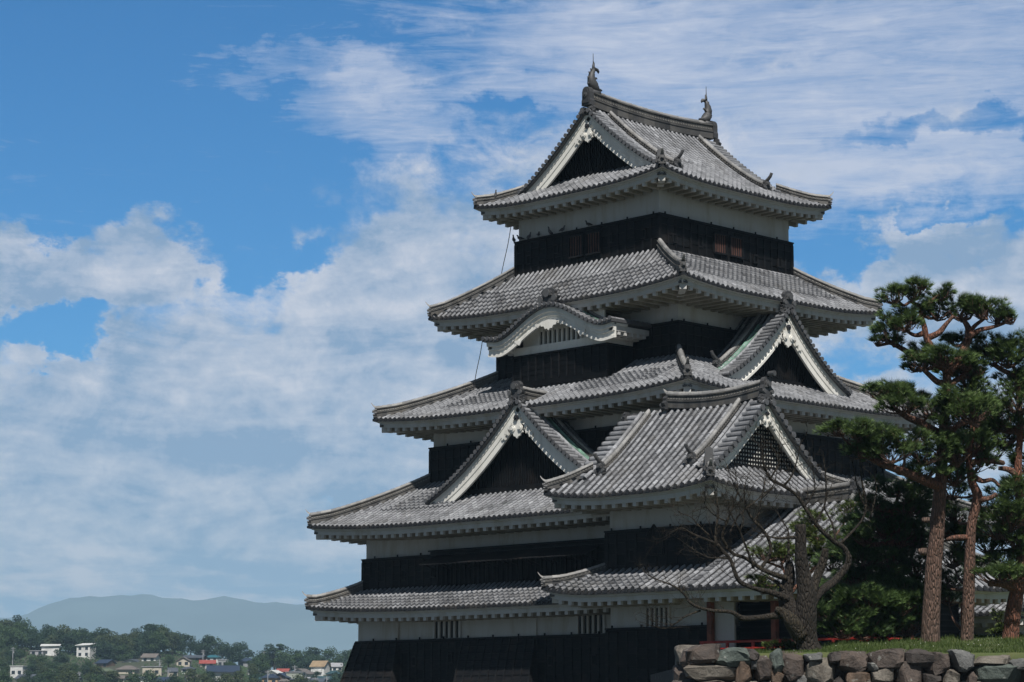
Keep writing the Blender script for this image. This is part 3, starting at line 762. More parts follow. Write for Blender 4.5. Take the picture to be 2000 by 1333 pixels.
# ---- roofs, bottom to top
yc = 4.67
sc1 = lambda a, d: d > 0.05 and d < 1.2
hip_roof(KEEP, (-6.4, -7.4, 16.1, 16.8), (-4.5, -5.5, 14.2, 14.9), 4.42, 5.50, 0.30, 0.22, 1.75, {'w': sc1})
sc2 = lambda a, d: 1.4 < d < 3.3 and a > 16.6 - d * 0.3 and a < 22.5 - d
roof2, P2 = hip_roof(KEEP, (-6.4, -7.4, 16.1, 16.8), (-2.28, -3.28, 11.9, 12.7), 8.20, 10.57, 0.34, 0.22, 1.9, {'w': sc2})
sc3 = lambda a, d: (1.3 < d < 2.7 and (a > 12.2 and a < 17.6 - d or a < 8.3 and a > 3.2))
roof3, P3 = hip_roof(KEEP, (-4.31, -5.3, 13.97, 14.56), (0.0, -1.05, 9.6, 10.4), 13.28, 15.48, 0.34, 0.22, 2.1, {'w': sc3})
sc4w = lambda a, d: 0.25 < d < 1.45
sc4s = lambda a, d: 1.1 < d < 3.3 and a < 12.5
roof4, P4 = hip_roof(KEEP, (-2.35, -3.43, 11.89, 12.82), (0.0, 0.0, 9.6, 9.3), 18.20, 20.40, 0.33, 0.15, 2.3, {'w': sc4w, 's': sc4s})
# ---- top roof: hip and gable, ridge along x
X0, Y0, X1, Y1 = -1.33, -1.37, 10.88, 10.75; D5 = (Y1 - Y0) / 2; ZE5, ZT5 = 23.51, 27.85
g5 = gfun(0.36)
def z5(a, d, L, e=0.0):
    t = min(d / D5, 1); w_ = min(a - d, L - d - a) / (0.40 * L) if d < 2.4 else min(a - 1.6, L - 1.6 - a) / (0.4 * L); w_ = min(max(w_, 0), 1)
    sag = 0.16 * (abs(2 * a / L - 1) ** 2) * max(0, t - 0.3) if e else 0.0
    return ZE5 + (ZT5 - ZE5) * g5(t) + 0.32 * (1 - w_) ** 2.6 * max(0, 1 - d / 2.4) ** 1.3 + sag
LX, LY = X1 - X0, Y1 - Y0
vs = 2.33
s0 = lambda d: d if d < 1.55 else vs
ps = Panel((X0, Y0), (1, 0, 0), (0, 1, 0), LX, D5, lambda a, d: z5(a, d, LX, 1), s0, lambda d: LX - s0(d))
pn = Panel((X0, Y1), (1, 0, 0), (0, -1, 0), LX, D5, lambda a, d: z5(a, d, LX, 1), s0, lambda d: LX - s0(d))
pw = Panel((X0, Y0), (0, 1, 0), (1, 0, 0), LY, 2.45, lambda a, d: z5(a, d, LY), lambda d: d, lambda d: LY - d)
pe = Panel((X1, Y0), (0, 1, 0), (-1, 0, 0), LY, 2.45, lambda a, d: z5(a, d, LY), lambda d: d, lambda d: LY - d)
rt = MB(); ev = MB()
for p in (ps, pn, pw, pe): lay(rt, p); eave(ev, None, p, 1.25)
for (x, y, dx, dy) in ((X0, Y0, -1, -1), (X1, Y0, 1, -1), (X0, Y1, -1, 1), (X1, Y1, 1, 1)): corner_beam(ev, rt, x, y, dx, dy, ZE5 + 0.32, 1.3)
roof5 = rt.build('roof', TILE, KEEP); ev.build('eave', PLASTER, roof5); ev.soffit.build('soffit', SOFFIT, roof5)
zc5 = lambda o: z5(LX / 2, max(D5 - o, 0), LX) + (0.32 * max(0, 1 - max(D5 - o, 0) / 2.4) ** 1.3 if o > D5 - 2.4 else 0)
for (x, y, dx, dy) in ((X0, Y0, 1, 1), (X1, Y0, -1, 1), (X0, Y1, 1, -1), (X1, Y1, -1, -1)):
    path = []
    for k in range(9):
        d = 0.12 + 1.75 * (1 - k / 8); p = V((x + dx * d, y + dy * d, z5(d, d, LX) + 0.06 + 0.12 * max(0, 1 - d * 1.5))); path.append(p)
    ridge('hip_ridge', roof5, path, 0.13, 0.27, 0.09, curl=1)
    oni(roof5, V((x + dx * 0.05, y + dy * 0.05, path[-1].z - 0.13)), (-dx, -dy, 0), 0.34, 0.46, 0.1)
    if dx == dy == 1: slab(roof5, V((x + 0.75, y + 0.75, z5(0.75, 0.75, LX) + 0.12)), (-1, -1, 0), 0.34, 0.66)
for n_, pl in ((-1, 0.35), (1, 9.20)):
    gable(roof5, (n_, 0, 0), 4.69, pl, zc5, 4.30, 0.68, 24.75, slat=0.13, copper=False, kudari=1.22, kud_end=1.03, barge_w=0.62, pend=0.85, wall_w=3.75)
rp = [V((0.28 + (9.27 - 0.28) * i / 24, 4.69, ZT5 + 0.05 + 0.22 * abs(2 * i / 24 - 1) ** 2)) for i in range(25)]
ridge('main_ridge', roof5, rp, 0.19, 0.58, 0.13)
oni(roof5, (0.16, 4.69, 28.0), (-1, 0, 0), 0.56, 0.90, 0.30, plain=True); oni(roof5, (9.40, 4.69, 28.0), (1, 0, 0), 0.56, 0.90, 0.30, plain=True)
def fish(x, dirx):
    """shachihoko: head down on the ridge looking inwards, body arched, tail up"""
    m = MB(); B_ = V((x, 4.69, 28.76))
    pts = [(0.42, 0.06), (0.26, 0.14), (0.08, 0.26), (-0.04, 0.46), (-0.07, 0.68), (-0.04, 0.90), (0.03, 1.08), (0.10, 1.22)]
    rad = [0.10, 0.19, 0.24, 0.23, 0.20, 0.16, 0.12, 0.07]
    pts = [(a, b * 0.9) for a, b in pts]; path = [B_ + V((dirx * a, 0, b)) for a, b in pts]
    m.tube(path, rad, 10, 0.5)
    for i in range(1, 7):   # dorsal spines on the outer side
        p = path[i]; T = (path[i + 1] - path[i - 1]).normalized(); o = V((-T.z * dirx, 0, T.x * dirx)) * (1 if True else -1)
        if o.x * dirx > 0: o = -o
        m.prism([p + o * rad[i] * 0.8 - T * 0.08 + V((0, -0.02, 0)), p + o * (rad[i] + 0.09) + T * 0.03 + V((0, -0.02, 0)), p + o * rad[i] * 0.8 + T * 0.09 + V((0, -0.02, 0))], V((0, 0.04, 0)), 0.3)
    def fin(c, outl): m.prism([B_ + V((dirx * (c[0] + a), -0.03, c[1] + b)) for a, b in outl], V((0, 0.06, 0)), 0.4)
    fin((0.08, 1.02), [(-0.08, 0), (-0.07, 0.22), (-0.01, 0.44), (0.05, 0.36), (0.06, 0.18), (0.14, 0.16), (0.30, 0.14), (0.38, 0.02), (0.34, -0.08), (0.22, 0.02), (0.08, -0.02)])
    fin((0.12, 0.62), [(-0.10, -0.06), (0.02, 0.08), (0.14, 0.10), (0.20, 0.02), (0.10, 0.0), (0.0, -0.12)])
    m.prism([B_ + V((dirx * a, 0.14, b)) for a, b in ((0.18, 0.2), (0.02, 0.34), (0.06, 0.50), (0.2, 0.36))], V((0, 0.05, 0)), 0.4)
    m.prism([B_ + V((dirx * a, -0.19, b)) for a, b in ((0.18, 0.2), (0.02, 0.34), (0.06, 0.50), (0.2, 0.36))], V((0, 0.05, 0)), 0.4)
    m.box((x - 0.28, 4.49, 28.56), (x + 0.28 + 0.1 * dirx, 4.89, 28.78), 0.5)
    m.prism([B_ + V((dirx * a, -0.12, b)) for a, b in ((0.40, 0.0), (0.56, 0.10), (0.50, 0.16), (0.36, 0.18), (0.30, 0.26), (0.22, 0.2), (0.26, 0.0))], V((0, 0.24, 0)), 0.4)
    f = m.build('fish_ornament', DARKTILE, roof5, True)
    r_ = MB(); r_.tube([B_ + V((dirx * 0.06, 0, 1.2)), B_ + V((dirx * 0.06, 0, 1.85))], [0.026, 0.012], 5, 0.4); r_.build('lightning_rod', IRON, f)
fish(0.62, 1); fish(8.92, -1)
# ---- triangular dormer on the second roof (faces west) and on the third roof (faces south)
def dormer(roof, n, center, plane, zt, zb, w, back, depth, zbase, c=0.42, barge_w=0.62, slat=0.15, pend=1.0, lattice='slat', kud_end=0.86, ridge_to=2.2, copper=True, oni_w=0.8, verge_len=0.6, kudari=1.25):
    zc = lambda o: zb + (zt - zb) * (1 - min(abs(o) / w, 1.05)) * (1 - c * min(abs(o) / w, 1.05))
    gab, G = gable(roof, n, center, plane, zc, w, back, zbase, slat=slat, copper=copper, kudari=kudari, pend=pend, lattice=lattice, barge_w=barge_w, kud_end=kud_end, verge_len=verge_len)
    nv = V(n); t = V((0, 1, 0)) if abs(nv.x) > 0.5 else V((1, 0, 0)); rt = MB(); s_in = verge_len + (0.40 if copper else 0.08)
    for sgn in (-1, 1):
        o = G(sgn * w, 0, 0)
        p = Panel((o.x, o.y), -nv, t * (-sgn), depth, w, lambda a, d: zc(w - d), lambda d: s_in, lambda d: depth)
        lay(rt, p)
    rt.build('dormer_roof', TILE, gab)
    path = [G(0, -0.02 + (ridge_to) * i / 10, zt + 0.04 + 0.10 * (1 - i / 10) ** 2) for i in range(11)]
    ridge('ridge', gab, path, 0.17, 0.34, 0.11)
    oni(gab, G(0, -0.18, zt + 0.02), n, oni_w, oni_w * 0.95, 0.2)
    return gab, G
dormer(roof2, (-1, 0, 0), 4.67, -4.35, 13.66, 9.42, 5.75, 0.62, 2.25, 9.85, kud_end=0.84)
dormer(roof3, (0, -1, 0), 4.80, -3.30, 17.86, 14.40, 4.30, 0.62, 2.35, 14.68, slat=0.14, pend=1.0, kud_end=0.80)

# ---- curved cusped gable (karahafu) over the bay on the west face
bay = MB(); BX = -1.8; ya, yb = 1.62, 7.55
bay.box((BX, ya, 14.6), (0.0, yb, 16.06), 0.3)
for i in range(13):
    y = ya + (yb - ya) * i / 12; bay.box((BX - 0.045, y - 0.04, 14.9), (BX + 0.01, y + 0.04, 16.04), 0.8)
for i in range(4):
    x = BX + 0.45 * i + 0.02; bay.box((x, ya - 0.045, 14.9), (x + 0.07, ya + 0.01, 16.04), 0.7)
bay.box((BX - 0.10, ya - 0.10, 16.06), (0.0, yb + 0.10, 16.12), 0.6)
for j in range(1, 5): bay.box((BX - 0.02, ya, 14.9 + j * 0.24), (BX, yb, 14.93 + j * 0.24), 0.1)
BAY = bay.build('bay', BLACK, KEEP)
pl = MB(); pl.box((BX - 0.02, ya + 0.05, 16.12), (0.05, yb - 0.05, 16.50)); pl.box((BX + 0.25, ya + 0.4, 16.4), (BX + 0.35, yb - 0.4, 17.9))
pl.box((BX - 0.45, ya - 0.30, 16.34), (0.0, ya + 0.10, 16.56)); pl.box((BX - 0.45, yb - 0.10, 16.34), (0.0, yb + 0.30, 16.56))
pl.build('plaster_beam', PLASTER2, BAY)
kw = MB(); kw.box((BX + 0.235, 3.35, 16.52), (BX + 0.25, 6.0, 17.15)); kwin = kw.build('window', DARK, BAY)
kb = MB()
for i in range(10): kb.box((BX + 0.13, 3.30 + i * 0.297, 16.50), (BX + 0.235, 3.30 + i * 0.297 + 0.12, 17.17 - 0.0))
kb.box((BX + 0.20, 3.2, 17.15), (BX + 0.25, 6.15, 17.3)); kb.build('window_bars', PLASTER2, kwin)
KC, KW = 4.60, 4.0
def kz(o):
    u = min(abs(o) / KW, 1.0)
    return 16.86 + 1.24 * (0.5 + 0.5 * math.cos(math.pi * min(u / 0.86, 1.0))) ** 0.92 + 0.10 * max(0, u - 0.8) / 0.2
KX = -2.42
km = MB(); N = 48; path = [V((KX, KC + KW * (2 * i / N - 1), kz(KW * (2 * i / N - 1)) - 0.14)) for i in range(N + 1)]
# mouldings stay vertical, so the ends hang plumb
def vsweep(mb, path, sec, t=0.7):
    mb.rings([[p + V((-q[0], 0, q[1])) for q in sec] for p in path], [t] * (len(path) - 1))
vsweep(km, path, [(0.10, 0.06), (0.10, -0.15), (0.02, -0.17), (0.02, -0.31), (-0.05, -0.33), (-0.05, -0.50), (0.0, -0.52), (0.0, -0.64), (-0.14, -0.62), (-0.14, 0.06)])
vsweep(km, path, [(-0.03, 0.04), (-0.9, 0.04), (-0.9, -0.05), (-0.03, -0.05)], 0.4)
km.build('bargeboard', PLASTER2, BAY)
# cusps on the lower edge + pendant
for e in (-1, 1):
    for o_, w_, dz_ in ((2.0, 0.24, 0.14), (0.75, 0.16, 0.08)):
        sm = MB(); z = kz(o_) - 0.74
        sm.prism([V((KX + 0.04, KC + e * (o_ - w_), z + 0.10)), V((KX + 0.04, KC + e * (o_ - w_ * .3), z - dz_)), V((KX + 0.04, KC + e * (o_ + w_), z + 0.02)), V((KX + 0.04, KC + e * (o_ + w_), z + 0.12))], V((-0.05, 0, 0))); sm.build('cusp', PLASTER2, BAY)
sm = MB(); hp = [(0, -0.34), (0.10, -0.24), (0.22, -0.26), (0.30, -0.12), (0.46, -0.12), (0.56, 0.04), (0.42, 0.10), (0, 0.16)]
sm.prism([V((KX + 0.02, KC + x, kz(0) - 0.80 + y)) for x, y in hp + [(-x, y) for x, y in hp[::-1][1:-1]]], V((-0.09, 0, 0)))
sm.build('pendant', PLASTER2, BAY)
# its roof: tiles run back along x, short ribs lie across the curve
kr = MB(); ys = []; acc = 0; nxt = 0.12; last = None
for i in range(601):
    y = -KW - 0.12 + (2 * KW + 0.24) * i / 600; z = kz(y)
    if last is not None:
        acc += math.hypot(y - last[0], z - last[1])
        if acc >= nxt: ys.append(y); nxt += 0.285
    last = (y, z)
for y in ys:
    dz = (kz(y + 0.01) - kz(y - 0.01)) / 0.02; up = V((0, -dz, 1)).normalized(); tg = V((0, 1, dz)).normalized()
    L_ = 2.3; x = KX - 0.26; rg = []; tn = []
    k_ = 0
    while x < KX + L_:
        for rr in (0.088, 0.078):
            c = V((x, KC + y, kz(y) + 0.05)); rg.append([c + tg * (rr * math.cos(a)) + up * (rr * math.sin(a)) for a in [math.pi * j / 6 for j in range(7)]]); x += 0.30 if rr == 0.088 else 0.0
        tt = rib_tint() * (0.9 if x < KX + 0.75 else 0.5); tn += [tt, tt * 0.4]
    kr.rings(rg, tn[:len(rg) - 1], closed=False)
    kr.disc(V((KX - 0.28, KC + y, kz(y) + 0.06)), V((-1, 0, 0)), 0.098, 0.04, 10, 0.2)
kp = [V((KX, KC + KW * 1.03 * (2 * i / N - 1), kz(KW * (2 * i / N - 1)))) for i in range(N + 1)]
vsweep(kr, kp, [(0.24, -0.09), (0.24, 0.05), (-2.4, 0.05), (-2.4, -0.09)], 0.15)
KR = kr.build('curved_roof', TILE, BAY)
for e in (-1, 1):
    ridge('descending_ridge', KR, [V((KX + 0.85, KC + e * KW * (0.08 + 0.62 * i / 12), kz(KW * (0.08 + 0.62 * i / 12)) + 0.03)) for i in range(13)], 0.10, 0.14, 0.09, studs=False)
    oni(KR, V((KX + 0.85, KC + e * KW * 0.715, kz(KW * 0.7) - 0.02)), (0, e, 0), 0.3, 0.34, 0.08)
    cg = MB(); pth = [V((KX + 0.58, KC + e * KW * (0.1 + 0.8 * i / 14), kz(KW * (0.1 + 0.8 * i / 14)) + 0.10)) for i in range(15)]
    cg.sweep(pth, [(-0.12, 0), (-0.12, 0.07), (0.12, 0.04), (0.12, 0)], side=V((1, 0, 0)), tints=[0.5] * 14)
    cg.build('copper_gutter', COPPER, KR)
    # side eave
    se = MB(); yy = KC + e * (KW + 0.02)
    a, b = sorted((yy - e * 0.10, yy - e * 0.3)); se.box((KX - 0.02, a, 16.52), (0.3, b, 16.76))
    for i in range(5): 
        a, b = sorted((yy - e * 0.12, yy - e * 1.2)); se.box((KX + 0.35 + i * 0.42, a, 16.36), (KX + 0.52 + i * 0.42, b, 16.515))
    se.build('side_eave', PLASTER, KR)
ridge('ridge', KR, [V((KX - 0.05 + 0.15 * i, KC, kz(0) + 0.06)) for i in range(6)], 0.13, 0.16, 0.10, studs=False)
oni(KR, (KX - 0.10, KC, kz(0) + 0.08), (-1, 0, 0), 1.1, 0.72, 0.2)
# ---- lightning cables down the north west edge
for a, b in (((0.10, 9.65, 22.9), (-0.25, 10.2, 19.75)), ((-2.05, 9.35, 17.2), (-2.3, 9.75, 14.75))):
    m = MB(); p0, p1 = V(a), V(b)
    m.tube([p0.lerp(p1, i / 8) + V((0.02 * math.sin(i), 0, -0.12 * math.sin(math.pi * i / 8))) for i in range(9)], 0.018, 4, 0.3); m.build('cable', IRON, KEEP)
# stone base of the keep
STONEM = mat_plain('castle_stone', (0.22, 0.20, 0.18), 0.85, 0.3, 1.2, bumps=0.8, bscale=3)
m = MB(); m.rings([[V((-4.9, -5.9, 0.9)), V((14.5, -5.9, 0.9)), V((14.5, 15.3, 0.9)), V((-4.9, 15.3, 0.9))], [V((-8.4, -9.4, -6)), V((18, -9.4, -6)), V((18, 18.8, -6)), V((-8.4, 18.8, -6))]][::-1], [0.5])
m.build('stone_base', STONEM, KEEP)

# ================================================================ corner turret
TUR = empty('corner_turret', (-4.1, -5.6, 0.9), 'lower two storey corner turret with white dotted lattice gable before the keep', 'turret')
t2 = (-6.65, -8.25, -1.75, -3.0); t1 = (-6.62, -8.22, -1.75, -2.98)
k2 = walls(TUR, t2, 5.3, 7.15, 9.2, sides='ws'); k1 = walls(TUR, t1, 1.2, 3.2, 5.35, sides='ws')
for a, z in ((3.9, 5.95), (1.0, 6.1)): loophole(k2, t2, 'w', a, z, 0.2, 0.4)
# bell-shaped window
bw = MB(); cy_ = -5.58; xx = -6.75
o_ = [(-0.45, 0.0), (-0.42, 0.45), (-0.38, 0.75), (-0.26, 0.98), (-0.10, 1.08), (0.0, 1.2), (0.10, 1.08), (0.26, 0.98), (0.38, 0.75), (0.42, 0.45), (0.45, 0.0)]
bw.prism([V((xx - 0.04, cy_ + a, 6.12 + b)) for a, b in o_], V((-0.03, 0, 0)), 0.0)
bwin = bw.build('bell_window', DARK, k2); bf = MB()
for i in range(len(o_)):
    a, b = o_[i], o_[(i + 1) % len(o_)]; p, q = V((xx - 0.09, cy_ + a[0], 6.12 + a[1])), V((xx - 0.09, cy_ + b[0], 6.12 + b[1])); bf.tube([p, q], 0.045, 5, 0.9)
for i in (-2, -1, 0, 1, 2): bf.box((xx - 0.11, cy_ + i * 0.15 - 0.015, 6.12), (xx - 0.075, cy_ + i * 0.15 + 0.015, 6.12 + 1.1 - abs(i) * 0.12), 0.8)
for j in (0.3, 0.6): bf.box((xx - 0.12, cy_ - 0.4, 6.12 + j), (xx - 0.085, cy_ + 0.4, 6.15 + j), 0.8)
bf.build('window_frame', BLACK, bwin)
w_ = box_part('window', DARK, k1, (-6.635, -6.2, 3.28), (-6.622, -4.95, 4.0)); m = MB()
for i in range(6): m.box((-6.72, -6.2 + i * 0.25 - 0.05, 3.26), (-6.637, -6.2 + i * 0.25 + 0.05, 4.02))
m.build('window_bars', PLASTER, w_)
X0, Y0, X1, Y1 = -8.65, -10.15, 0.25, -1.15; DT = 4.45; LT, LTY = X1 - X0, Y1 - Y0; ZET, ZTT = 8.46, 12.32
gt = gfun(0.16)
def zt_(a, d, L, e=0):
    t = min(d / DT, 1); w_ = min(max(min(a - d, L - d - a) / (0.42 * L), 0), 1) if d < 2.2 else 1
    return ZET + (ZTT - ZET) * gt(t) + 0.30 * (1 - w_) ** 2.4 * max(0, 1 - d / 2.2) ** 1.3
PL_ = Y0 + 0.90   # gable plane
s0t = lambda d: d if d < 0.85 else 1.58
# west / east slopes run up to the ridge (along y)
n0 = lambda d: d if d < 0.85 else 1.58
ptw = Panel((X0, Y0), (0, 1, 0), (1, 0, 0), LTY, DT, lambda a, d: zt_(a, d, LTY), n0, lambda d: LTY - n0(d))
pte = Panel((X1, Y0), (0, 1, 0), (-1, 0, 0), LTY, DT, lambda a, d: zt_(a, d, LTY), n0, lambda d: LTY - n0(d))
pts_ = Panel((X0, Y0), (1, 0, 0), (0, 1, 0), LT, 1.6, lambda a, d: zt_(a, d, LT), lambda d: d, lambda d: LT - d)
ptn = Panel((X0, Y1), (1, 0, 0), (0, -1, 0), LT, 1.6, lambda a, d: zt_(a, d, LT), lambda d: d, lambda d: LT - d)
rt = MB(); ev = MB()
for p in (ptw, pte, pts_, ptn): lay(rt, p, spacing=0.36, rk=1.1); eave(ev, None, p, 1.75)
for (x, y, dx, dy) in ((X0, Y0, -1, -1), (X1, Y0, 1, -1), (X0, Y1, -1, 1), (X1, Y1, 1, 1)): corner_beam(ev, rt, x, y, dx, dy, ZET + 0.30, 1.7)
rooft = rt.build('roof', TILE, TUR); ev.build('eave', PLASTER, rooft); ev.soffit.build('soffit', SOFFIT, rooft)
zct = lambda o: zt_(LTY / 2, max(DT - o, 0), LTY) + (0.30 * max(0, 1 - max(DT - o, 0) / 2.2) ** 1.3 if o > DT - 2.2 else 0)
for (x, y, dx, dy) in ((X0, Y0, 1, 1), (X1, Y0, -1, 1), (X0, Y1, 1, -1), (X1, Y1, -1, -1)):
    path = [V((x + dx * d, y + dy * d, zt_(d, d, LT) + 0.06 + 0.10 * max(0, 1 - d * 1.5))) for d in [0.10 + (1.05 if dy > 0 else 1.35) * (1 - k / 8) for k in range(9)]]
    ridge('hip_ridge', rooft, path, 0.13, 0.24, 0.09, curl=1)
    oni(rooft, V((x + dx * 0.05, y + dy * 0.05, path[-1].z - 0.12)), (-dx, -dy, 0), 0.32, 0.42, 0.1)
slab(rooft, V((X0 + 0.42, Y0 + 0.42, zt_(0.42, 0.42, LT) + 0.10)), (-1, -1, 0), 0.34, 0.95)
gable(rooft, (0, -1, 0), -4.2, PL_, zct, 3.45, 0.55, zt_(LT / 2, 1.45, LT) + 0.05, slat=0.15, copper=False, lattice='grid', kudari=1.15, kud_end=0.93, barge_w=0.40, pend=0.62, wall_w=2.95, verge_len=0.55, vsp=0.345, vr=0.112)
gable(rooft, (0, 1, 0), -4.2, Y1 - 0.90, zct, 3.45, 0.55, zt_(LT / 2, 1.45, LT) + 0.05, slat=0.15, copper=False, kudari=1.15, kud_end=0.93, barge_w=0.40, pend=0.62, wall_w=2.95, verge_len=0.55, vsp=0.345, vr=0.112)
ridge('main_ridge', rooft, [V((-4.2, -9.15 + (5.0) * i / 16, ZTT + 0.05 + 0.20 * abs(2 * i / 16 - 1) ** 2)) for i in range(17)], 0.16, 0.42, 0.11, curl=1)
oni(rooft, (-4.2, -9.42, ZTT + 0.02), (0, -1, 0), 0.62, 0.85, 0.2, horn=False); oni(rooft, (-4.2, -2.12 - 1.9, ZTT + 0.02), (0, 1, 0), 0.7, 0.6, 0.2)
m = MB(); m.disc(V((-4.2, -9.5, ZTT + 0.98)), V((0, -1, 0)), 0.11, 0.3, 10, 0.6); m.build('ridge_end_tile', DARKTILE, rooft)
# lower skirt roof of the turret
rt = MB(); ev = MB()
gl = gfun(0.15)
def zl_(a, d): return 4.60 + (5.62 - 4.60) * gl(min(d / 1.95, 1)) + 0.30 * max(0, 1 - ((7.6 - d) - a) / 3.2) ** 2.5 * (1 - min(d / 1.95, 1)) ** 1.3 if a < 7.6 else 4.9
plw = Panel((-8.6, -8.55), (0, 1, 0), (1, 0, 0), 7.6, 1.95, zl_, lambda d: 0.0, lambda d: 7.6 - d)
pln = Panel((-8.6, -0.95), (1, 0, 0), (0, -1, 0), 3.4, 1.95, lambda a, d: zl_(7.6 - a, d) if a > d else zl_(7.6 - d, d), lambda d: d, lambda d: 3.4)
lay(rt, plw, lambda a, d: d < 1.3 and a > 2.4, spacing=0.37, rk=1.12); lay(rt, pln)
eave(ev, None, plw, 1.9, a_lo=0.0); eave(ev, None, pln, 1.9)
corner_beam(ev, rt, -8.6, -0.95, -1, 1, 4.90, 1.7)
roofl = rt.build('roof', TILE, TUR); ev.build('eave', PLASTER, roofl); ev.soffit.build('soffit', SOFFIT, roofl)
path = [V((-8.6 + d, -0.95 - d, zl_(7.6 - d, d) + 0.06 + 0.1 * max(0, 1 - d * 1.5))) for d in [0.10 + 1.8 * (1 - k / 8) for k in range(9)]]
ridge('hip_ridge', roofl, path, 0.12, 0.20, 0.085, curl=1); oni(roofl, V((-8.55, -1.0, path[-1].z - 0.12)), (-1, 1, 0), 0.3, 0.4, 0.1)
m = MB(); m.rings([[V((-6.9, -16.9, 0.95)), V((-1.6, -16.9, 0.95)), V((-1.6, -2.8, 0.95)), V((-6.9, -2.8, 0.95))], [V((-10, -20, -6)), V((1, -20, -6)), V((1, 0, -6)), V((-10, 0, -6))]][::-1], [0.5])
m.build('stone_base', STONEM, TUR)

# ================================================================ moon-viewing wing
MOON = empty('moon_viewing_wing', (-2.6, -12.4, 0.9), 'open wing with sloping grey tiled roof and vermilion railing behind the bare tree', 'pavilion')
X0, Y0, X1, Y1 = -8.5, -16.6, 3.3, -8.58; DM = 5.9; LM = Y1 - Y0; gm = gfun(0.12)
def zm(a, d, c_): # c_: distance from the near corner along the eave
    t = min(d / DM, 1); return 4.58 + (8.15 - 4.58) * gm(t) + 0.32 * max(0, 1 - max(c_ - d, 0) / 3.2) ** 2.4 * max(0, 1 - d / 2.4) ** 1.3
# near end is hipped
pmw = Panel((X0, Y0), (0, 1, 0), (1, 0, 0), LM, DM, lambda a, d: zm(a, d, a), lambda d: d * 0.72, lambda d: LM)
pme = Panel((X1, Y0), (0, 1, 0), (-1, 0, 0), LM, DM, lambda a, d: zm(a, d, a), lambda d: d * 0.72, lambda d: LM)
def zms(a, d): 
    dd = d / 0.72; return zm(0, dd, min(a, (X1 - X0) - a)) 
pms = Panel((X0, Y0), (1, 0, 0), (0, 1, 0), X1 - X0, DM * 0.72, zms, lambda d: d / 0.72, lambda d: (X1 - X0) - d / 0.72)
rt = MB(); ev = MB()
for p in (pmw, pme, pms): lay(rt, p, spacing=0.42, rk=1.25, tl=0.36); eave(ev, None, p, 1.9)
corner_beam(ev, rt, X0, Y0, -1, -1, 4.9, 1.7); corner_beam(ev, rt, X1, Y0, 1, -1, 4.9, 1.7)
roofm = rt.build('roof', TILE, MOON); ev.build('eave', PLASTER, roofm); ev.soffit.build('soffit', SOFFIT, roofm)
for sx, x in ((1, X0), (-1, X1)):
    path = [V((x + sx * d, Y0 + 0.72 * d, zm(0, d, 0) + 0.08)) for d in [0.12 + 5.7 * (1 - k / 14) for k in range(15)]]
    ridge('hip_ridge', roofm, path, 0.14, 0.26, 0.10, curl=1); oni(roofm, V((x + sx * 0.05, Y0 + 0.05, path[-1].z - 0.1)), (-sx, -1, 0), 0.34, 0.46, 0.1)
ridge('main_ridge', roofm, [V((-2.6, Y1 - 0.1 + (Y0 + DM * 0.72 - Y1) * i / 10, 8.2 + 0.12 * (i / 10) ** 2)) for i in range(11)], 0.17, 0.44, 0.11)
oni(roofm, (-2.6, Y0 + DM * 0.72 - 0.25, 8.1), (0, -1, 0), 0.75, 0.95, 0.2)
# verge against the turret: stepped flat tiles
m = MB()
for i in range(17):
    d = 0.15 + i * 0.34; z = zm(5, d, 5) + 0.06
    m.obox(V((X0 + d, Y1 - 0.30, z)), V((0.30, 0, 0.15)), V((0, 0.34, 0)), V((-0.02, 0, 0.06)), rnd.uniform(0.2, 0.6))
m.build('verge_tiles', TILE, roofm)
m = MB(); m.box((-5.2, -15.2, 0.95), (0.2, -8.6, 5.0), 0.1)
for j in range(16): m.box((-5.26, -15.2, 1.2 + j * 0.22), (-5.19, -8.6, 1.26 + j * 0.22), 0.6)
for j in range(16): m.box((-5.2, -15.26, 1.2 + j * 0.22), (0.2, -15.19, 1.26 + j * 0.22), 0.6)
m.build('louvred_wall', BLACK, MOON)
box_part('plaster_panel', PLASTER, MOON, (-6.55, -9.45, 1.2), (-6.45, -8.45, 4.6))
for x, y in ((-6.72, -8.40), (-6.72, -11.6), (-6.72, -14.9), (-3.4, -15.4), (0.3, -15.4)):
    m = MB(); m.box((x - 0.11, y - 0.11, 1.0), (x + 0.11, y + 0.11, 4.7)); m.build('post', POSTRED, MOON)
m = MB(); m.box((-7.5, -16.3, 1.75), (0.9, -8.45, 1.92)); m.build('veranda_floor', POSTRED, MOON)
m = MB()
for z, r_ in ((2.56, 0.05), (2.30, 0.035), (2.06, 0.05)):
    m.tube([V((-7.42, -8.45, z)), V((-7.42, -12.3, z)), V((-7.42, -16.3, z))], r_, 8)
    m.tube([V((-7.42, -16.3, z)), V((1.0, -16.3, z))], r_, 8)
for i in range(7): m.box((-7.47, -8.6 - i * 1.27, 1.9), (-7.37, -8.5 - i * 1.27, 2.55))
for i in range(7): m.box((-7.3 + i * 1.3, -16.35, 1.9), (-7.2 + i * 1.3, -16.25, 2.55))
m.build('railing', VERMIL, MOON)
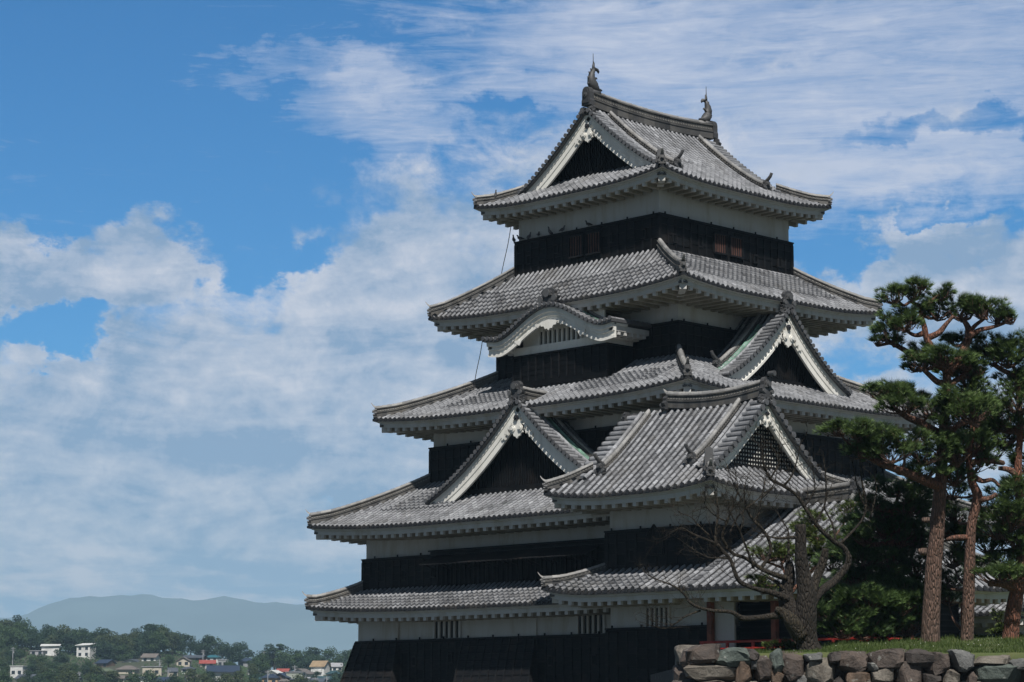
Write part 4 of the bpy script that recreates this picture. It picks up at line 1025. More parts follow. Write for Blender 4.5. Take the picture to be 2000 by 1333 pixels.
# ================================================================ ground, lawn and stone revetment
GRASSM = mat_plain('turf', (0.055, 0.085, 0.022), 0.9, 0.3, 2.5, (0.09, 0.10, 0.035), bumps=0.6, bscale=12)
EARTH = mat_plain('earth', (0.05, 0.06, 0.03), 0.95, 0.3, 0.05, (0.07, 0.065, 0.045), bumps=0)
def px_of(x, y):
    """photo column of a ground position, used only to look up the hill profile"""
    d = V((x, y, 0)) - V((CAM.x, CAM.y, 0)); f = d.x * math.cos(AZ) + d.y * math.sin(AZ); r_ = d.x * math.sin(AZ) - d.y * math.cos(AZ)
    return (1000 + FPX * r_ / f if f > 1 else 9999), f
TOPS = [(-900, 1220), (-400, 1195), (0, 1203), (60, 1212), (130, 1222), (215, 1224), (250, 1262), (275, 1228), (320, 1213), (380, 1240), (410, 1240), (470, 1245), (500, 1272), (525, 1255), (560, 1275), (590, 1272), (640, 1268), (680, 1262), (900, 1270), (1400, 1290), (2600, 1300)]
def lerp_tab(T, x):
    if x <= T[0][0]: return T[0][1]
    for (a, b), (c, d) in zip(T, T[1:]):
        if x <= c: return b + (d - b) * (x - a) / (c - a)
    return T[-1][1]
def smooth_top(p): return sum(lerp_tab(TOPS, p + k) for k in (-40, -15, 0, 15, 40)) / 5
def terrain(p, f):
    zt = (1386 - smooth_top(p)) / FPX * 860 - 9.5
    n_ = 0.8 * noise.noise(V((p * 0.01, f * 0.01, 3)))
    return lerp_tab([(430, -2.5), (560, 1.0), (690, 7.0), (780, 7.0 + (zt - 7.0) * 0.5), (860, zt), (980, zt - 3), (1500, -2.5), (9000, -2.5)], f) + (n_ if 500 < f < 1400 else 0)
m = MB(); fs = [-30000, -3000, 0, 200, 430, 480, 520, 560, 600, 640, 670, 700, 730, 760, 790, 820, 850, 880, 930, 980, 1100, 1300, 1500, 4000, 12000, 30000]
ls = [-6, -2.5, -1.2] + [-0.6 + 0.03 * i for i in range(41)] + [1.2, 2.5, 6]
hor_f = V((math.cos(AZ), math.sin(AZ), 0))
rows = []
for f in fs:
    row = []
    for l in ls:
        q = l * max(abs(f), 430); z = terrain(1000 + FPX * l, f) if f > 0 else -2.5
        row.append(V((CAM.x, CAM.y, 0)) + hor_f * f + RT * q + V((0, 0, z)))
    rows.append(row)
m.rings(rows, None, closed=False)
tag(m.build('ground', EARTH), kind='structure')
def struct(name, mat, mb, smooth=False): return tag(mb.build(name, mat, None, smooth), kind='structure')
WATER = mat_plain('moat_water', (0.02, 0.03, 0.025), 0.12, 0.1, 0.3, bumps=0.2, bscale=2)
m = MB(); c0 = V((CAM.x, CAM.y, -2.42)); m.quad(c0 + hor_f * 6 - RT * 90, c0 + hor_f * 6 + RT * 60, c0 + hor_f * 140 + RT * 60, c0 + hor_f * 140 - RT * 90); struct('moat_water', WATER, m)
# terrace the castle stands on
m = MB(); m.box((-60, -60, -4), (-59.9, -59.9, -3.9))
TER = MB()
def flat(p, z): return V((p.x, p.y, z))
def LW(l, f, z): return V((CAM.x, CAM.y, 0)) + hor_f * f + RT * l + V((0, 0, z))
# lawn mound: lateral l (metres right of the axis) x depth f
def lawn_z(l, f):
    ptop = 1000 + FPX * l / 57.0
    crest = (1386 - lerp_tab([(1330, 1276), (1420, 1277), (1500, 1277), (1560, 1268), (1640, 1259), (1700, 1256), (1800, 1252), (1900, 1250), (2000, 1246), (2200, 1240)], ptop)) / FPX * 58
    front = 1.30 if l > 4.0 else 1.30
    z = lerp_tab([(52.0, front - 0.05), (53.3, front), (58.3, crest), (62.0, crest - 0.05), (70.0, 1.15), (80, 1.0), (100, 0.9)], f)
    return z + 0.025 * noise.noise(V((l * 0.9, f * 0.9, 0))) + 0.015 * noise.noise(V((l * 3, f * 3, 5)))
lm = MB(); rows = [[LW(3.98 * 53.04 / 52.3 + 0.20 + 26 * (j / 90), 53.3, 1.14) for j in range(91)]]
for i in range(61):
    f = 53.31 + 12.5 * (i / 60) if i < 50 else 63.67 + (i - 50) * 3.0
    rows.append([LW(3.98 * f / 52.3 + 0.20 + 26 * (j / 90), f, lawn_z(3.98 * f / 52.3 + 0.2 + 26 * j / 90, f)) for j in range(91)])
lm.rings(rows, None, closed=False)
struct('lawn', GRASSM, lm, True)
gm = MB()
for i in range(30000):
    f = 53.35 + 8.0 * rnd.random() ** 1.3; l = 5.6 + 11.5 * rnd.random()
    z = lawn_z(l, f) - 0.01; h = rnd.uniform(0.04, 0.11) * (1.4 if noise.noise(V((l, f, 9))) > 0.15 else 0.8); a = rnd.uniform(0, 6.28); b = LW(l, f, z)
    s_ = V((math.cos(a), math.sin(a), 0)) * 0.011; gm.poly([b - s_, b + s_, b + V((rnd.uniform(-.5, .5) * h, rnd.uniform(-.5, .5) * h, h))], rnd.random())
BLADE = mat_leaf('grass_blades', (0.040, 0.070, 0.015), (0.105, 0.145, 0.040), 0.6, 0.25)
tag(gm.build('grass', BLADE), 'short sunlit green grass covering the mound above the stone wall', 'grass', kind='stuff')
m = MB()
for i in range(16):
    f = 54 + 3.5 * rnd.random(); l = 9.8 + rnd.gauss(0, 1.6); b = LW(l, f, lawn_z(l, f) + 0.05); m.disc(b, V((0, -0.3, 1)), 0.011, 0.01, 6)
tag(m.build('flowers', PLASTER2), 'tiny white flowers scattered in the grass near the pine trunks', 'flowers', kind='stuff')

# ---- revetment: every stone its own part
SW = empty('stone_wall', LW(8, 52.3, -2.5), 'low retaining wall of big rough brown and grey boulders under the lawn', 'stone wall')
def mat_stone(name, c1, c2, spots):
    m_, t, b = material(name); p = world_co(t)
    n = t.noise(p, 2.2, 8.0, 0.7, 0.5); n2 = t.noise(p, 9.0, 6.0, 0.7); n3 = t.noise(p, 5.5, 3.0, 0.5)
    c = t.mix(t.mr(n, 0.35, 0.68), c4(*c1), c4(*c2))
    c = t.mix(t.math('MULTIPLY', t.mr(n2, 0.45, 0.75), 0.7), c, c4(c1[0] * 0.45, c1[1] * 0.45, c1[2] * 0.45))
    c = t.mix(t.math('MULTIPLY', t.mr(n3, 0.64, 0.70), spots), c, c4(0.42, 0.42, 0.38))
    t.put(b.inputs['Base Color'], c); b.inputs['Roughness'].default_value = 0.8
    bump(t, b, t.math('ADD', n2, t.math('MULTIPLY', n, 2.0)), 0.9, 0.05)
    return m_
ST = {'brown': mat_stone('brown_andesite', (0.125, 0.095, 0.078), (0.075, 0.062, 0.055), 0.5), 'green': mat_stone('green_stone', (0.13, 0.155, 0.135), (0.08, 0.10, 0.09), 0.4),
      'tan': mat_stone('tan_stone', (0.235, 0.21, 0.175), (0.13, 0.11, 0.09), 0.3), 'dark': mat_stone('dark_stone', (0.075, 0.062, 0.056), (0.045, 0.038, 0.034), 0.4),
      'grey': mat_stone('grey_stone', (0.165, 0.165, 0.16), (0.10, 0.10, 0.095), 0.5), 'rust': mat_stone('rusty_stone', (0.17, 0.115, 0.08), (0.09, 0.065, 0.048), 0.3)}
def boulder(cx, cy, w, h, col, dd=0.0, depth=1.0):
    c = at(52.3 + dd, cx, cy) + hor_f * (depth * 0.42); a, b_, k = w / FPX * 52.3 / 2, h / FPX * 52.3 / 2, depth / 2
    mb = MB(); n = 14; seed = cx * 0.37 + cy * 0.11
    cuts = []
    rr = random.Random(int(cx * 7 + cy))
    for q in range(13):
        v = V((rr.uniform(-1, 1), rr.uniform(-1, 1), rr.uniform(-1.0, 0.3))).normalized(); cuts.append((v, rr.uniform(0.74, 1.02)))
    cuts.append((V((rr.uniform(-.2, .2), rr.uniform(-.15, .15), -1)).normalized(), rr.uniform(0.62, 0.8)))
    def pt(u, v):
        th, ph = 2 * math.pi * u, math.pi * v; d = V((math.cos(th) * math.sin(ph), math.cos(ph), math.sin(th) * math.sin(ph)))
        e = 0.20; d = V([math.copysign(abs(x) ** e, x) for x in d])
        for v_, lim in cuts:
            s_ = d.dot(v_) - lim
            if s_ > 0: d = d - v_ * s_
        d = d * (1.02 + 0.07 * noise.noise(d * 1.3 + V((seed, 0, 0))) + 0.05 * noise.noise(d * 4 + V((0, seed, 0))))
        return c + RT * (d.x * a * 1.17) + V((0, 0, d.y * b_ * 1.20)) + hor_f * (d.z * k)
    rings = [[pt(i / 44, (j + 0.5) / 26) for i in range(44)] for j in range(26)]
    mb.rings(rings, None)
    o = mb.build('stone', ST[col], SW); return o
stones = [(1374, 1280, 74, 36, 'brown'), (1438, 1283, 72, 34, 'green'), (1388, 1314, 108, 30, 'tan'), (1474, 1281, 24, 24, 'dark'), (1474, 1297, 12, 20, 'grey'), (1456, 1316, 34, 38, 'rust'),
 (1492, 1308, 36, 48, 'brown'), (1519, 1290, 30, 40, 'green'), (1549, 1302, 54, 50, 'brown'), (1592, 1284, 32, 18, 'grey'), (1606, 1315, 62, 54, 'tan'), (1668, 1294, 62, 38, 'brown'), (1632, 1285, 22, 20, 'dark'),
 (1740, 1288, 80, 38, 'brown'), (1709, 1303, 24, 20, 'grey'), (1680, 1324, 56, 26, 'rust'), (1727, 1320, 46, 40, 'tan'), (1778, 1320, 56, 46, 'brown'), (1798, 1285, 56, 32, 'dark'), (1840, 1296, 46, 38, 'brown'),
 (1888, 1291, 46, 38, 'grey'), (1822, 1326, 36, 20, 'dark'), (1862, 1322, 34, 36, 'tan'), (1942, 1291, 66, 20, 'tan'), (1948, 1318, 102, 36, 'green'), (1996, 1297, 40, 20, 'grey'), (1518, 1326, 26, 30, 'rust'), (1566, 1333, 30, 26, 'grey'), (1640, 1336, 26, 26, 'dark'), (1900, 1332, 24, 44, 'brown'), (2020, 1322, 44, 34, 'brown'), (2040, 1294, 50, 24, 'brown'), (2080, 1320, 70, 40, 'tan')]
for s_ in stones: boulder(*s_)
for i, (dx, dy, w, h) in enumerate([(1380, 1346, 110, 34), (1480, 1352, 84, 40), (1560, 1362, 90, 40), (1650, 1366, 90, 44), (1740, 1360, 90, 44), (1830, 1358, 100, 46), (1930, 1356, 100, 40), (2030, 1360, 100, 46),
      (1400, 1384, 120, 40), (1520, 1394, 110, 40), (1630, 1406, 110, 40), (1740, 1402, 110, 40), (1850, 1400, 110, 44), (1960, 1396, 110, 42), (2060, 1404, 100, 46)]):
    boulder(dx, dy, w, h, ['brown', 'tan', 'grey', 'rust', 'dark'][i % 5])
for i, dd in enumerate((1.0, 2.0, 3.1, 4.3, 5.6)):   # the wall turns back towards the castle
    boulder(1352 - i * 1 , 1283 + i, 50, 40, ['tan', 'brown', 'grey'][i % 3], dd, 1.2); boulder(1352 - i, 1325, 56, 44, ['brown', 'grey', 'rust'][i % 3], dd, 1.2)
m = MB(); b0 = LW(4.45, 53.3, -2.5); m.obox(b0, RT * 22, hor_f * 0.6, V((0, 0, 3.62)), 0.2); m.obox(LW(4.45, 53.6, -2.5), RT * 0.8, hor_f * 20, V((0, 0, 3.6)), 0.2)
m.build('rubble_core', ST['dark'], SW)

# ================================================================ pines
NEEDLE = [mat_leaf('pine_needles', (0.040, 0.080, 0.028), (0.20, 0.29, 0.095), 0.5, 0.38), mat_leaf('young_pine_needles', (0.045, 0.075, 0.016), (0.16, 0.21, 0.05), 0.55, 0.25), mat_leaf('dark_pine_needles', (0.036, 0.075, 0.026), (0.17, 0.26, 0.08), 0.5, 0.38)]
BARK = mat_bark('pine_bark', (0.20, 0.14, 0.11), (0.34, 0.115, 0.06))
BARK2 = mat_bark('old_bark', (0.034, 0.026, 0.020), (0.060, 0.046, 0.024), (16, 16, 5))
def spline(P, n=5):
    """Catmull-Rom through (Vector, radius) pairs"""
    out = []
    for i in range(len(P) - 1):
        p0, p1, p2, p3 = P[max(i - 1, 0)], P[i], P[i + 1], P[min(i + 2, len(P) - 1)]
        for k in range(n):
            t = k / n; t2, t3 = t * t, t * t * t
            q = 0.5 * ((2 * p1[0]) + (p2[0] - p0[0]) * t + (2 * p0[0] - 5 * p1[0] + 4 * p2[0] - p3[0]) * t2 + (3 * p1[0] - p0[0] - 3 * p2[0] + p3[0]) * t3)
            out.append((q, p1[1] + (p2[1] - p1[1]) * t))
    out.append(P[-1]); return out
def limb(mb, P, seg=9, tint=0.5, tint2=None, wob=0.02, n=5):
    S = spline(P, n); S = [(p + V((noise.noise(p * 1.3), noise.noise(p * 1.3 + V((9, 0, 0))), 0)) * wob * 2, r_) for p, r_ in S]
    k = len(S) - 1
    mb.tube([p for p, _ in S], [r_ for _, r_ in S], seg, tint, True, [tint + ((tint2 if tint2 is not None else tint) - tint) * i / k for i in range(k)])
    return S
def tuft(mb, p, d, L, tint, k=13):
    d = d.normalized(); a = d.orthogonal().normalized(); b = d.cross(a)
    for i in range(k):
        w = 2 * math.pi * (i + rnd.random() * 0.7) / k; s_ = rnd.uniform(0.15, 1.0)
        v = (d + (a * math.cos(w) + b * math.sin(w)) * s_).normalized(); e = p + v * L * rnd.uniform(0.75, 1.1)
        q = v.orthogonal().normalized() * 0.0125
        mb.poly([p - q, p + q, e], tint)
def pad(leaf, wood, c, rx, rz, ry=None, dens=1.0, anchor=None, tw=0.012, tint=0.5, L=0.19):
    """a cloud of needle tufts on fanned twigs; rx across the view, rz up, ry in depth"""
    ry = ry or rx * 0.85; n = int(430 * dens * (rx * ry + rx * rz) ** 0.9) + 20
    tips = []
    base = anchor or (c - V((0, 0, rz * 0.8)))
    lobes = [(V((rnd.uniform(-.8, .8) * rx, rnd.uniform(-.75, .75) * ry, rnd.uniform(-.4, .5) * rz)), rnd.uniform(0.24, 0.5)) for _ in range(max(5, int(7 + rx * 8)))]
    lt = [rnd.uniform(-0.22, 0.30) for _ in lobes]
    cnt = 0
    for i in range(n):
        j = rnd.randrange(len(lobes)); lc, lr = lobes[j]
        v = V((rnd.gauss(0, 1), rnd.gauss(0, 1), rnd.gauss(0.35, 0.8))).normalized() * rnd.uniform(0.55, 1.0) ** 0.5
        o = lc + V((v.x * rx * lr, v.y * ry * lr, v.z * rz * lr * 1.15))
        if o.z < -0.55 * rz: o.z = -0.55 * rz * rnd.uniform(0.5, 1.05)
        p = c + RT * o.x + hor_f * o.y + V((0, 0, o.z))
        d = (RT * (o.x / rx) + hor_f * (o.y / ry)) * 0.55 + V((0, 0, 0.75)) + V((rnd.gauss(0, .25), rnd.gauss(0, .25), rnd.gauss(0, .2)))
        tuft(leaf, p, d, L * rnd.uniform(0.75, 1.15), min(1, max(0, tint + lt[j] + rnd.gauss(0, 0.16))))
        if cnt < 14 + rx * 16 and rnd.random() < 0.3:
            cnt += 1; mid = base.lerp(p, 0.5) + V((rnd.gauss(0, .05), rnd.gauss(0, .05), -0.05)); wood.tube([base, mid, p], [tw * 1.6, tw, tw * 0.5], 4, 0.3, False)
def PX(D): return lambda x, y, dd=0.0: at(D + dd, x, y)
def S_(D): return D / FPX
# trees are given as: trunk and limbs as lists of (x, y, depth, radius px), pads as (x, y, depth, rx px, rz px)
def pine(label, D, trunk, limbs, pads, leafmat, cut=None, dens=1.0, tint=0.5, barkred=(0.05, 0.95), group='pines on the mound'):
    P = PX(D); k = S_(D); b = P(*trunk[0][:3])
    t = empty('pine_tree', b, label, 'pine tree', group)
    tr = MB(); limb(tr, [(P(x, y, d), r_ * k * 0.70) for x, y, d, r_ in trunk], 14, barkred[0], barkred[1], 0.01)
    if cut:
        for x, y, d, r_ in cut: c = P(x, y, d); tr.tube([c + RT * 0.12, c, c - RT * 0.05 - hor_f * 0.06], [r_ * k * 1.1, r_ * k, r_ * k * 0.9], 10, 0.1)
    tro = tr.build('trunk', BARK, t, True)
    wd = MB(); allp = [P(x, y, d) for L_ in limbs for x, y, d, r_ in L_] + [P(x, y, d) for x, y, d, r_ in trunk]
    for L_ in limbs: limb(wd, [(P(x, y, d), max(r_ * k, 0.014)) for x, y, d, r_ in L_], 8, 0.75, 0.35, 0.03)
    lf = MB()
    for q in pads:
        x, y, d, rx, rz = q[:5]; d -= (1.6 if (y > 1140 and 'low spreading' in label) else 0.0); c = P(x, y, d)
        near = min(allp, key=lambda a: (a - c).length + (0.4 if a.z > c.z else 0))
        if (near - c).length > rx * k * 0.6:
            e = c - V((0, 0, rz * k * 0.7)); limb(wd, [(near, 0.045), (near.lerp(e, 0.5) + V((rnd.gauss(0, .06), rnd.gauss(0, .06), -0.06)), 0.035), (e, 0.022)], 6, 0.5, 0.3, 0.02, 4)
        for i in range(int(3 + rx / 9)):
            e = c + RT * rnd.uniform(-.8, .8) * rx * k + hor_f * rnd.uniform(-.6, .6) * rx * k + V((0, 0, -0.2 * rz * k)); s0_ = c - V((0, 0, rz * k * 0.8))
            wd.tube([s0_, s0_.lerp(e, 0.5) + V((0, 0, -0.05 + rnd.gauss(0, 0.03))), e], [0.022, 0.015, 0.008], 5, 0.4, False)
        pad(lf, wd, c, rx * k * 1.16, rz * k * 1.30, dens=dens, tint=tint)
    wd.build('branches', BARK, t, True); lf.build('crown', leafmat, t)
    return t
pine('tallest pine with forked top and thick grooved trunk in front of the castle', 57,
 [(1817, 1262, 0, 31), (1817, 1245, 0, 27), (1819, 1190, 0, 25), (1824, 1100, 0, 23), (1832, 1010, 0, 20), (1837, 945, 0, 17), (1841, 880, 0, 15), (1846, 800, 0, 13), (1850, 735, 0, 12), (1840, 705, 0, 11), (1824, 685, 0, 10), (1810, 662, 0, 9), (1806, 640, 0, 8), (1800, 615, 0.1, 6), (1797, 596, 0.1, 4)],
 [[(1797, 598, 0, 4), (1780, 590, 0, 3), (1765, 597, 0, 3), (1750, 585, 0, 2)], [(1800, 600, 0, 4), (1822, 585, 0, 3), (1835, 575, 0, 2)], [(1806, 650, 0, 7), (1785, 655, 0, 4), (1765, 645, 0, 3), (1745, 635, 0, 2)],
  [(1812, 660, 0, 7), (1835, 650, 0, 6), (1850, 632, 0, 4), (1862, 618, 0, 3)], [(1846, 720, 0, 8), (1815, 705, 0, 6), (1785, 695, 0, 6), (1760, 680, 0, 5), (1740, 670, 0, 3)],
  [(1849, 730, 0, 10), (1875, 700, 0, 9), (1888, 672, 0.2, 8), (1890, 645, 0.2, 7), (1880, 625, 0.2, 4)], [(1889, 660, 0, 7), (1912, 645, 0, 5), (1935, 640, 0, 4), (1960, 632, 0, 3), (1978, 622, 0, 2)], [(1892, 650, 0.1, 5), (1905, 635, 0, 4), (1925, 620, 0, 3)],
  [(1848, 750, 0, 8), (1830, 745, -0.5, 6), (1800, 720, -0.6, 4)], [(1848, 760, 0, 8), (1880, 735, 0.3, 5), (1900, 715, 0.3, 4)],
  [(1840, 850, 0, 12), (1818, 840, -0.4, 9), (1795, 825, -0.6, 8), (1770, 815, -0.7, 6), (1750, 800, -0.7, 4)], [(1842, 870, 0, 11), (1868, 835, -0.6, 5), (1890, 825, -0.8, 5), (1910, 835, -0.8, 4)],
  [(1836, 950, 0, 12), (1800, 935, -0.5, 10), (1760, 920, -0.8, 8), (1720, 905, -1.0, 7), (1690, 890, -1.0, 4)], [(1838, 930, 0, 9), (1870, 905, 0.3, 7), (1900, 890, 0.4, 5)]],
 [(1748, 578, 0, 26, 17), (1785, 568, 0.3, 34, 20), (1835, 573, 0, 22, 15), (1800, 556, -0.2, 16, 9),
  (1742, 626, 0, 24, 16), (1782, 612, 0, 34, 22), (1768, 632, -0.4, 26, 16), (1830, 605, 0.2, 30, 22), (1872, 603, 0.2, 34, 24), (1898, 600, 0.4, 16, 14),
  (1915, 602, -0.1, 28, 22), (1945, 612, 0.2, 30, 20), (1974, 621, 0, 15, 13), (1925, 592, 0.1, 16, 10), (1738, 652, 0, 26, 20), (1716, 664, 0, 14, 8), (1758, 668, 0, 16, 10), (1800, 684, 0.1, 24, 12), (1866, 665, 0.6, 34, 13),
  (1805, 708, -0.4, 34, 16), (1845, 700, -0.5, 40, 20), (1885, 704, 0.1, 42, 20), (1910, 722, 0.3, 24, 16), (1860, 720, 0.5, 34, 14), (1790, 716, 0, 20, 10),
  (1712, 766, -0.6, 26, 14), (1745, 762, -0.7, 34, 16), (1790, 766, -0.3, 40, 18), (1765, 790, -0.9, 40, 18), (1815, 795, -0.5, 36, 22), (1885, 745, 0.5, 36, 26), (1870, 785, -0.6, 42, 26), (1900, 800, -0.8, 40, 26), (1848, 820, -0.6, 28, 20),
  (1905, 760, 0.8, 40, 26), (1640, 838, -1.2, 34, 14), (1675, 845, -1.2, 40, 18), (1720, 860, -1.0, 42, 22), (1765, 855, -0.9, 44, 24), (1800, 880, -0.6, 44, 28), (1740, 885, -1.1, 44, 22), (1690, 880, -1.1, 34, 14), (1840, 870, -0.5, 30, 26), (1870, 880, -0.3, 40, 32), (1905, 860, 0.2, 40, 30),
  (1800, 915, -0.4, 40, 22), (1860, 925, 0.2, 34, 24), (1900, 900, 0.4, 34, 26)], NEEDLE[0], cut=[(1806, 1016, -0.35, 5), (1800, 1078, -0.3, 7)])
pine('slimmer pine with reddish upper trunk, second trunk from the left', 57.2,
 [(1888, 1262, 0, 21), (1889, 1240, 0, 18), (1892, 1150, 0, 17), (1895, 1060, 0, 14), (1898, 1020, 0, 13), (1906, 985, 0, 14), (1908, 965, 0, 14), (1898, 940, 0, 11), (1893, 905, 0, 9), (1896, 870, 0, 8), (1900, 830, 0, 7)],
 [[(1900, 930, 0, 7), (1920, 940, 0, 5), (1940, 938, 0, 4), (1955, 952, 0, 2)], [(1905, 975, 0, 8), (1925, 975, -0.2, 5), (1945, 965, -0.2, 4)], [(1897, 905, 0, 7), (1925, 900, 0, 6), (1960, 905, 0, 5)], [(1895, 1050, 0, 6), (1865, 1050, -0.1, 5), (1848, 1055, 0, 4)], [(1896, 890, 0, 5), (1870, 880, 0.3, 4)]],
 [(1860, 955, 1.6, 30, 22), (1868, 1000, 1.6, 34, 26), (1850, 1035, 1.7, 34, 22), (1875, 1050, 1.8, 30, 26), (1860, 1085, 1.8, 36, 26), (1855, 1130, 1.9, 32, 24), (1852, 1165, 1.9, 28, 18), (1905, 830, 1.4, 44, 30), (1940, 800, 1.7, 42, 26), (1930, 850, 1.2, 44, 30), (1935, 885, 1.5, 36, 16), (1900, 790, 2.0, 36, 24)],
 NEEDLE[0], tint=0.45, barkred=(0.1, 1.0))
pine('stout red barked pine leaning at the right edge of the lawn', 57.5,
 [(1972, 1258, 0, 27), (1974, 1240, 0, 23), (1980, 1190, 0, 22), (1990, 1130, 0, 18), (1998, 1060, 0, 14), (1992, 990, 0, 12), (1988, 920, 0, 11), (1992, 850, 0, 9), (1990, 780, 0, 8), (1985, 735, 0, 6), (1978, 715, 0, 5)],
 [[(1988, 1150, 0, 12), (1960, 1140, -0.3, 9), (1930, 1140, -0.4, 6)], [(1982, 735, 0, 5), (1960, 725, 0, 5), (1940, 712, 0, 3)], [(1990, 930, 0, 8), (1970, 918, 0, 6), (1950, 915, 0, 4)], [(1995, 1000, 0, 8), (1960, 1020, -0.4, 6)]],
 [(1920, 690, 0.6, 30, 22), (1950, 678, 0.2, 40, 26), (1985, 680, 0, 40, 26), (1965, 700, -0.2, 34, 18), (1975, 745, 0, 34, 22), (2005, 740, 0.2, 34, 26), (1990, 785, -0.2, 42, 26), (1975, 820, 0, 40, 26), (2010, 840, 0.2, 36, 30), (1960, 850, 0.4, 34, 24),
  (1960, 955, 0.2, 34, 24), (1990, 960, -0.2, 36, 26), (1940, 990, 0.3, 34, 22), (1975, 1010, -0.3, 42, 28), (1945, 1030, 0.1, 40, 24), (1990, 1050, -0.1, 40, 26), (1930, 1060, 0.5, 34, 24), (1960, 1090, 0.2, 44, 20), (1940, 1125, -0.4, 38, 16), (1980, 1120, -0.5, 40, 18), (1915, 1100, 0.6, 26, 18), (2005, 900, 0.2, 28, 30)],
 NEEDLE[0], tint=0.5, barkred=(0.75, 1.0))
pine('low spreading dark pine filling the space left of the tall trunks', 59.5,
 [(1772, 1258, 0, 14), (1768, 1235, 0, 11), (1758, 1210, 0, 10), (1755, 1180, 0, 9), (1750, 1130, 0, 8), (1742, 1080, 0, 7), (1745, 1030, 0, 6), (1752, 980, 0, 5), (1757, 950, 0, 4)],
 [[(1758, 1215, 0, 8), (1720, 1210, -0.3, 6), (1680, 1215, -0.5, 5), (1635, 1225, -0.6, 3)], [(1755, 1170, 0, 7), (1710, 1165, -0.3, 5), (1665, 1165, -0.4, 3)], [(1748, 1110, 0, 6), (1705, 1105, -0.3, 4)], [(1744, 1060, 0, 6), (1700, 1065, -0.3, 4)], [(1750, 1000, 0, 5), (1715, 995, 0, 4), (1700, 985, 0, 3)], [(1756, 1180, 0, 6), (1780, 1150, 0, 4)]],
 [(1705, 983, 0, 30, 14), (1745, 945, 0.2, 40, 26), (1780, 960, 0, 34, 26), (1770, 990, -0.2, 30, 20), (1725, 1030, 0, 48, 22), (1690, 1050, -0.3, 40, 18), (1755, 1040, 0.1, 42, 30), (1790, 1040, 0.3, 30, 30), (1690, 1090, -0.3, 44, 22), (1740, 1090, 0, 48, 28), (1785, 1100, 0.2, 34, 32),
  (1670, 1125, -0.3, 38, 18), (1710, 1130, 0, 44, 24), (1760, 1140, 0, 40, 30), (1660, 1160, -0.4, 40, 20), (1700, 1170, -0.2, 46, 24), (1750, 1180, 0, 44, 28), (1790, 1170, 0.2, 26, 30), (1620, 1190, -0.6, 34, 20), (1655, 1200, -0.5, 42, 22), (1700, 1205, -0.2, 46, 24), (1745, 1215, 0, 38, 20), (1605, 1200, -0.6, 24, 16), (1640, 1230, -0.6, 38, 16), (1690, 1235, -0.4, 38, 14), (1655, 1020, 0.6, 26, 16), (1625, 1100, 0.5, 26, 16), (1720, 1000, 0.2, 40, 22), (1760, 1010, 0.4, 40, 30), (1650, 1075, 0.2, 34, 20), (1715, 1065, 0.4, 46, 28), (1765, 1075, 0.5, 40, 30), (1640, 1140, 0.2, 36, 22), (1690, 1140, 0.4, 46, 28), (1735, 1155, 0.5, 44, 30), (1775, 1215, 0.3, 32, 26), (1720, 1230, 0.3, 44, 22), (1665, 1185, 0.4, 46, 26), (1620, 1215, 0.2, 34, 20), (1795, 1130, 0.5, 26, 34), (1790, 1000, 0.5, 28, 34), (1625, 1165, 0.3, 28, 18), (1700, 1040, 0.6, 36, 20)],
 NEEDLE[2], tint=0.42)
pine('small young pine with light green needles behind the bare tree', 66,
 [(1556, 1262, 0, 6), (1552, 1200, 0, 5), (1540, 1140, 0, 4), (1525, 1100, 0, 3)], [[(1545, 1160, 0, 4), (1580, 1120, 0, 3), (1610, 1090, 0, 2)], [(1530, 1110, 0, 3), (1495, 1098, 0, 2)]],
 [(1500, 1082, 0, 30, 15), (1530, 1080, 0.2, 28, 18), (1576, 1100, 0, 22, 26), (1612, 1075, 0.2, 34, 20), (1600, 1045, 0.3, 30, 18), (1640, 1055, 0.2, 26, 16), (1575, 1035, 0.4, 22, 14), (1482, 1135, 0.2, 18, 10), (1500, 1150, 0.2, 20, 10), (1590, 1010, 0.4, 20, 12), (1655, 1000, 0.3, 24, 20)], NEEDLE[1], dens=0.9, group=None)
# low shrub at the foot of the bare tree, leafy bush on the right
def shrub(label, D, x, y, pads, mat):
    t = empty('shrub', at(D, x, y), label, 'shrub'); lf = MB(); wd = MB()
    for (a, b, d, rx, rz) in pads: pad(lf, wd, at(D + d, a, b), rx * S_(D), rz * S_(D), dens=1.0, L=0.10, anchor=at(D + d, a, b) - V((0, 0, rz * S_(D))))
    wd.build('stems', BARK2, t); lf.build('foliage', mat, t)
shrub('small light green pine shrub in the grass left of the bare tree trunk', 55.5, 1520, 1270, [(1512, 1262, 0, 22, 10), (1530, 1258, 0.2, 22, 12), (1546, 1264, 0, 14, 8)], NEEDLE[1])
shrub('light green leafy shrub beside the red barked pine at the right edge', 62, 1955, 1245, [(1952, 1205, 0.3, 12, 22), (1948, 1235, 0.2, 20, 10), (1962, 1228, 0.1, 12, 16)], NEEDLE[1])

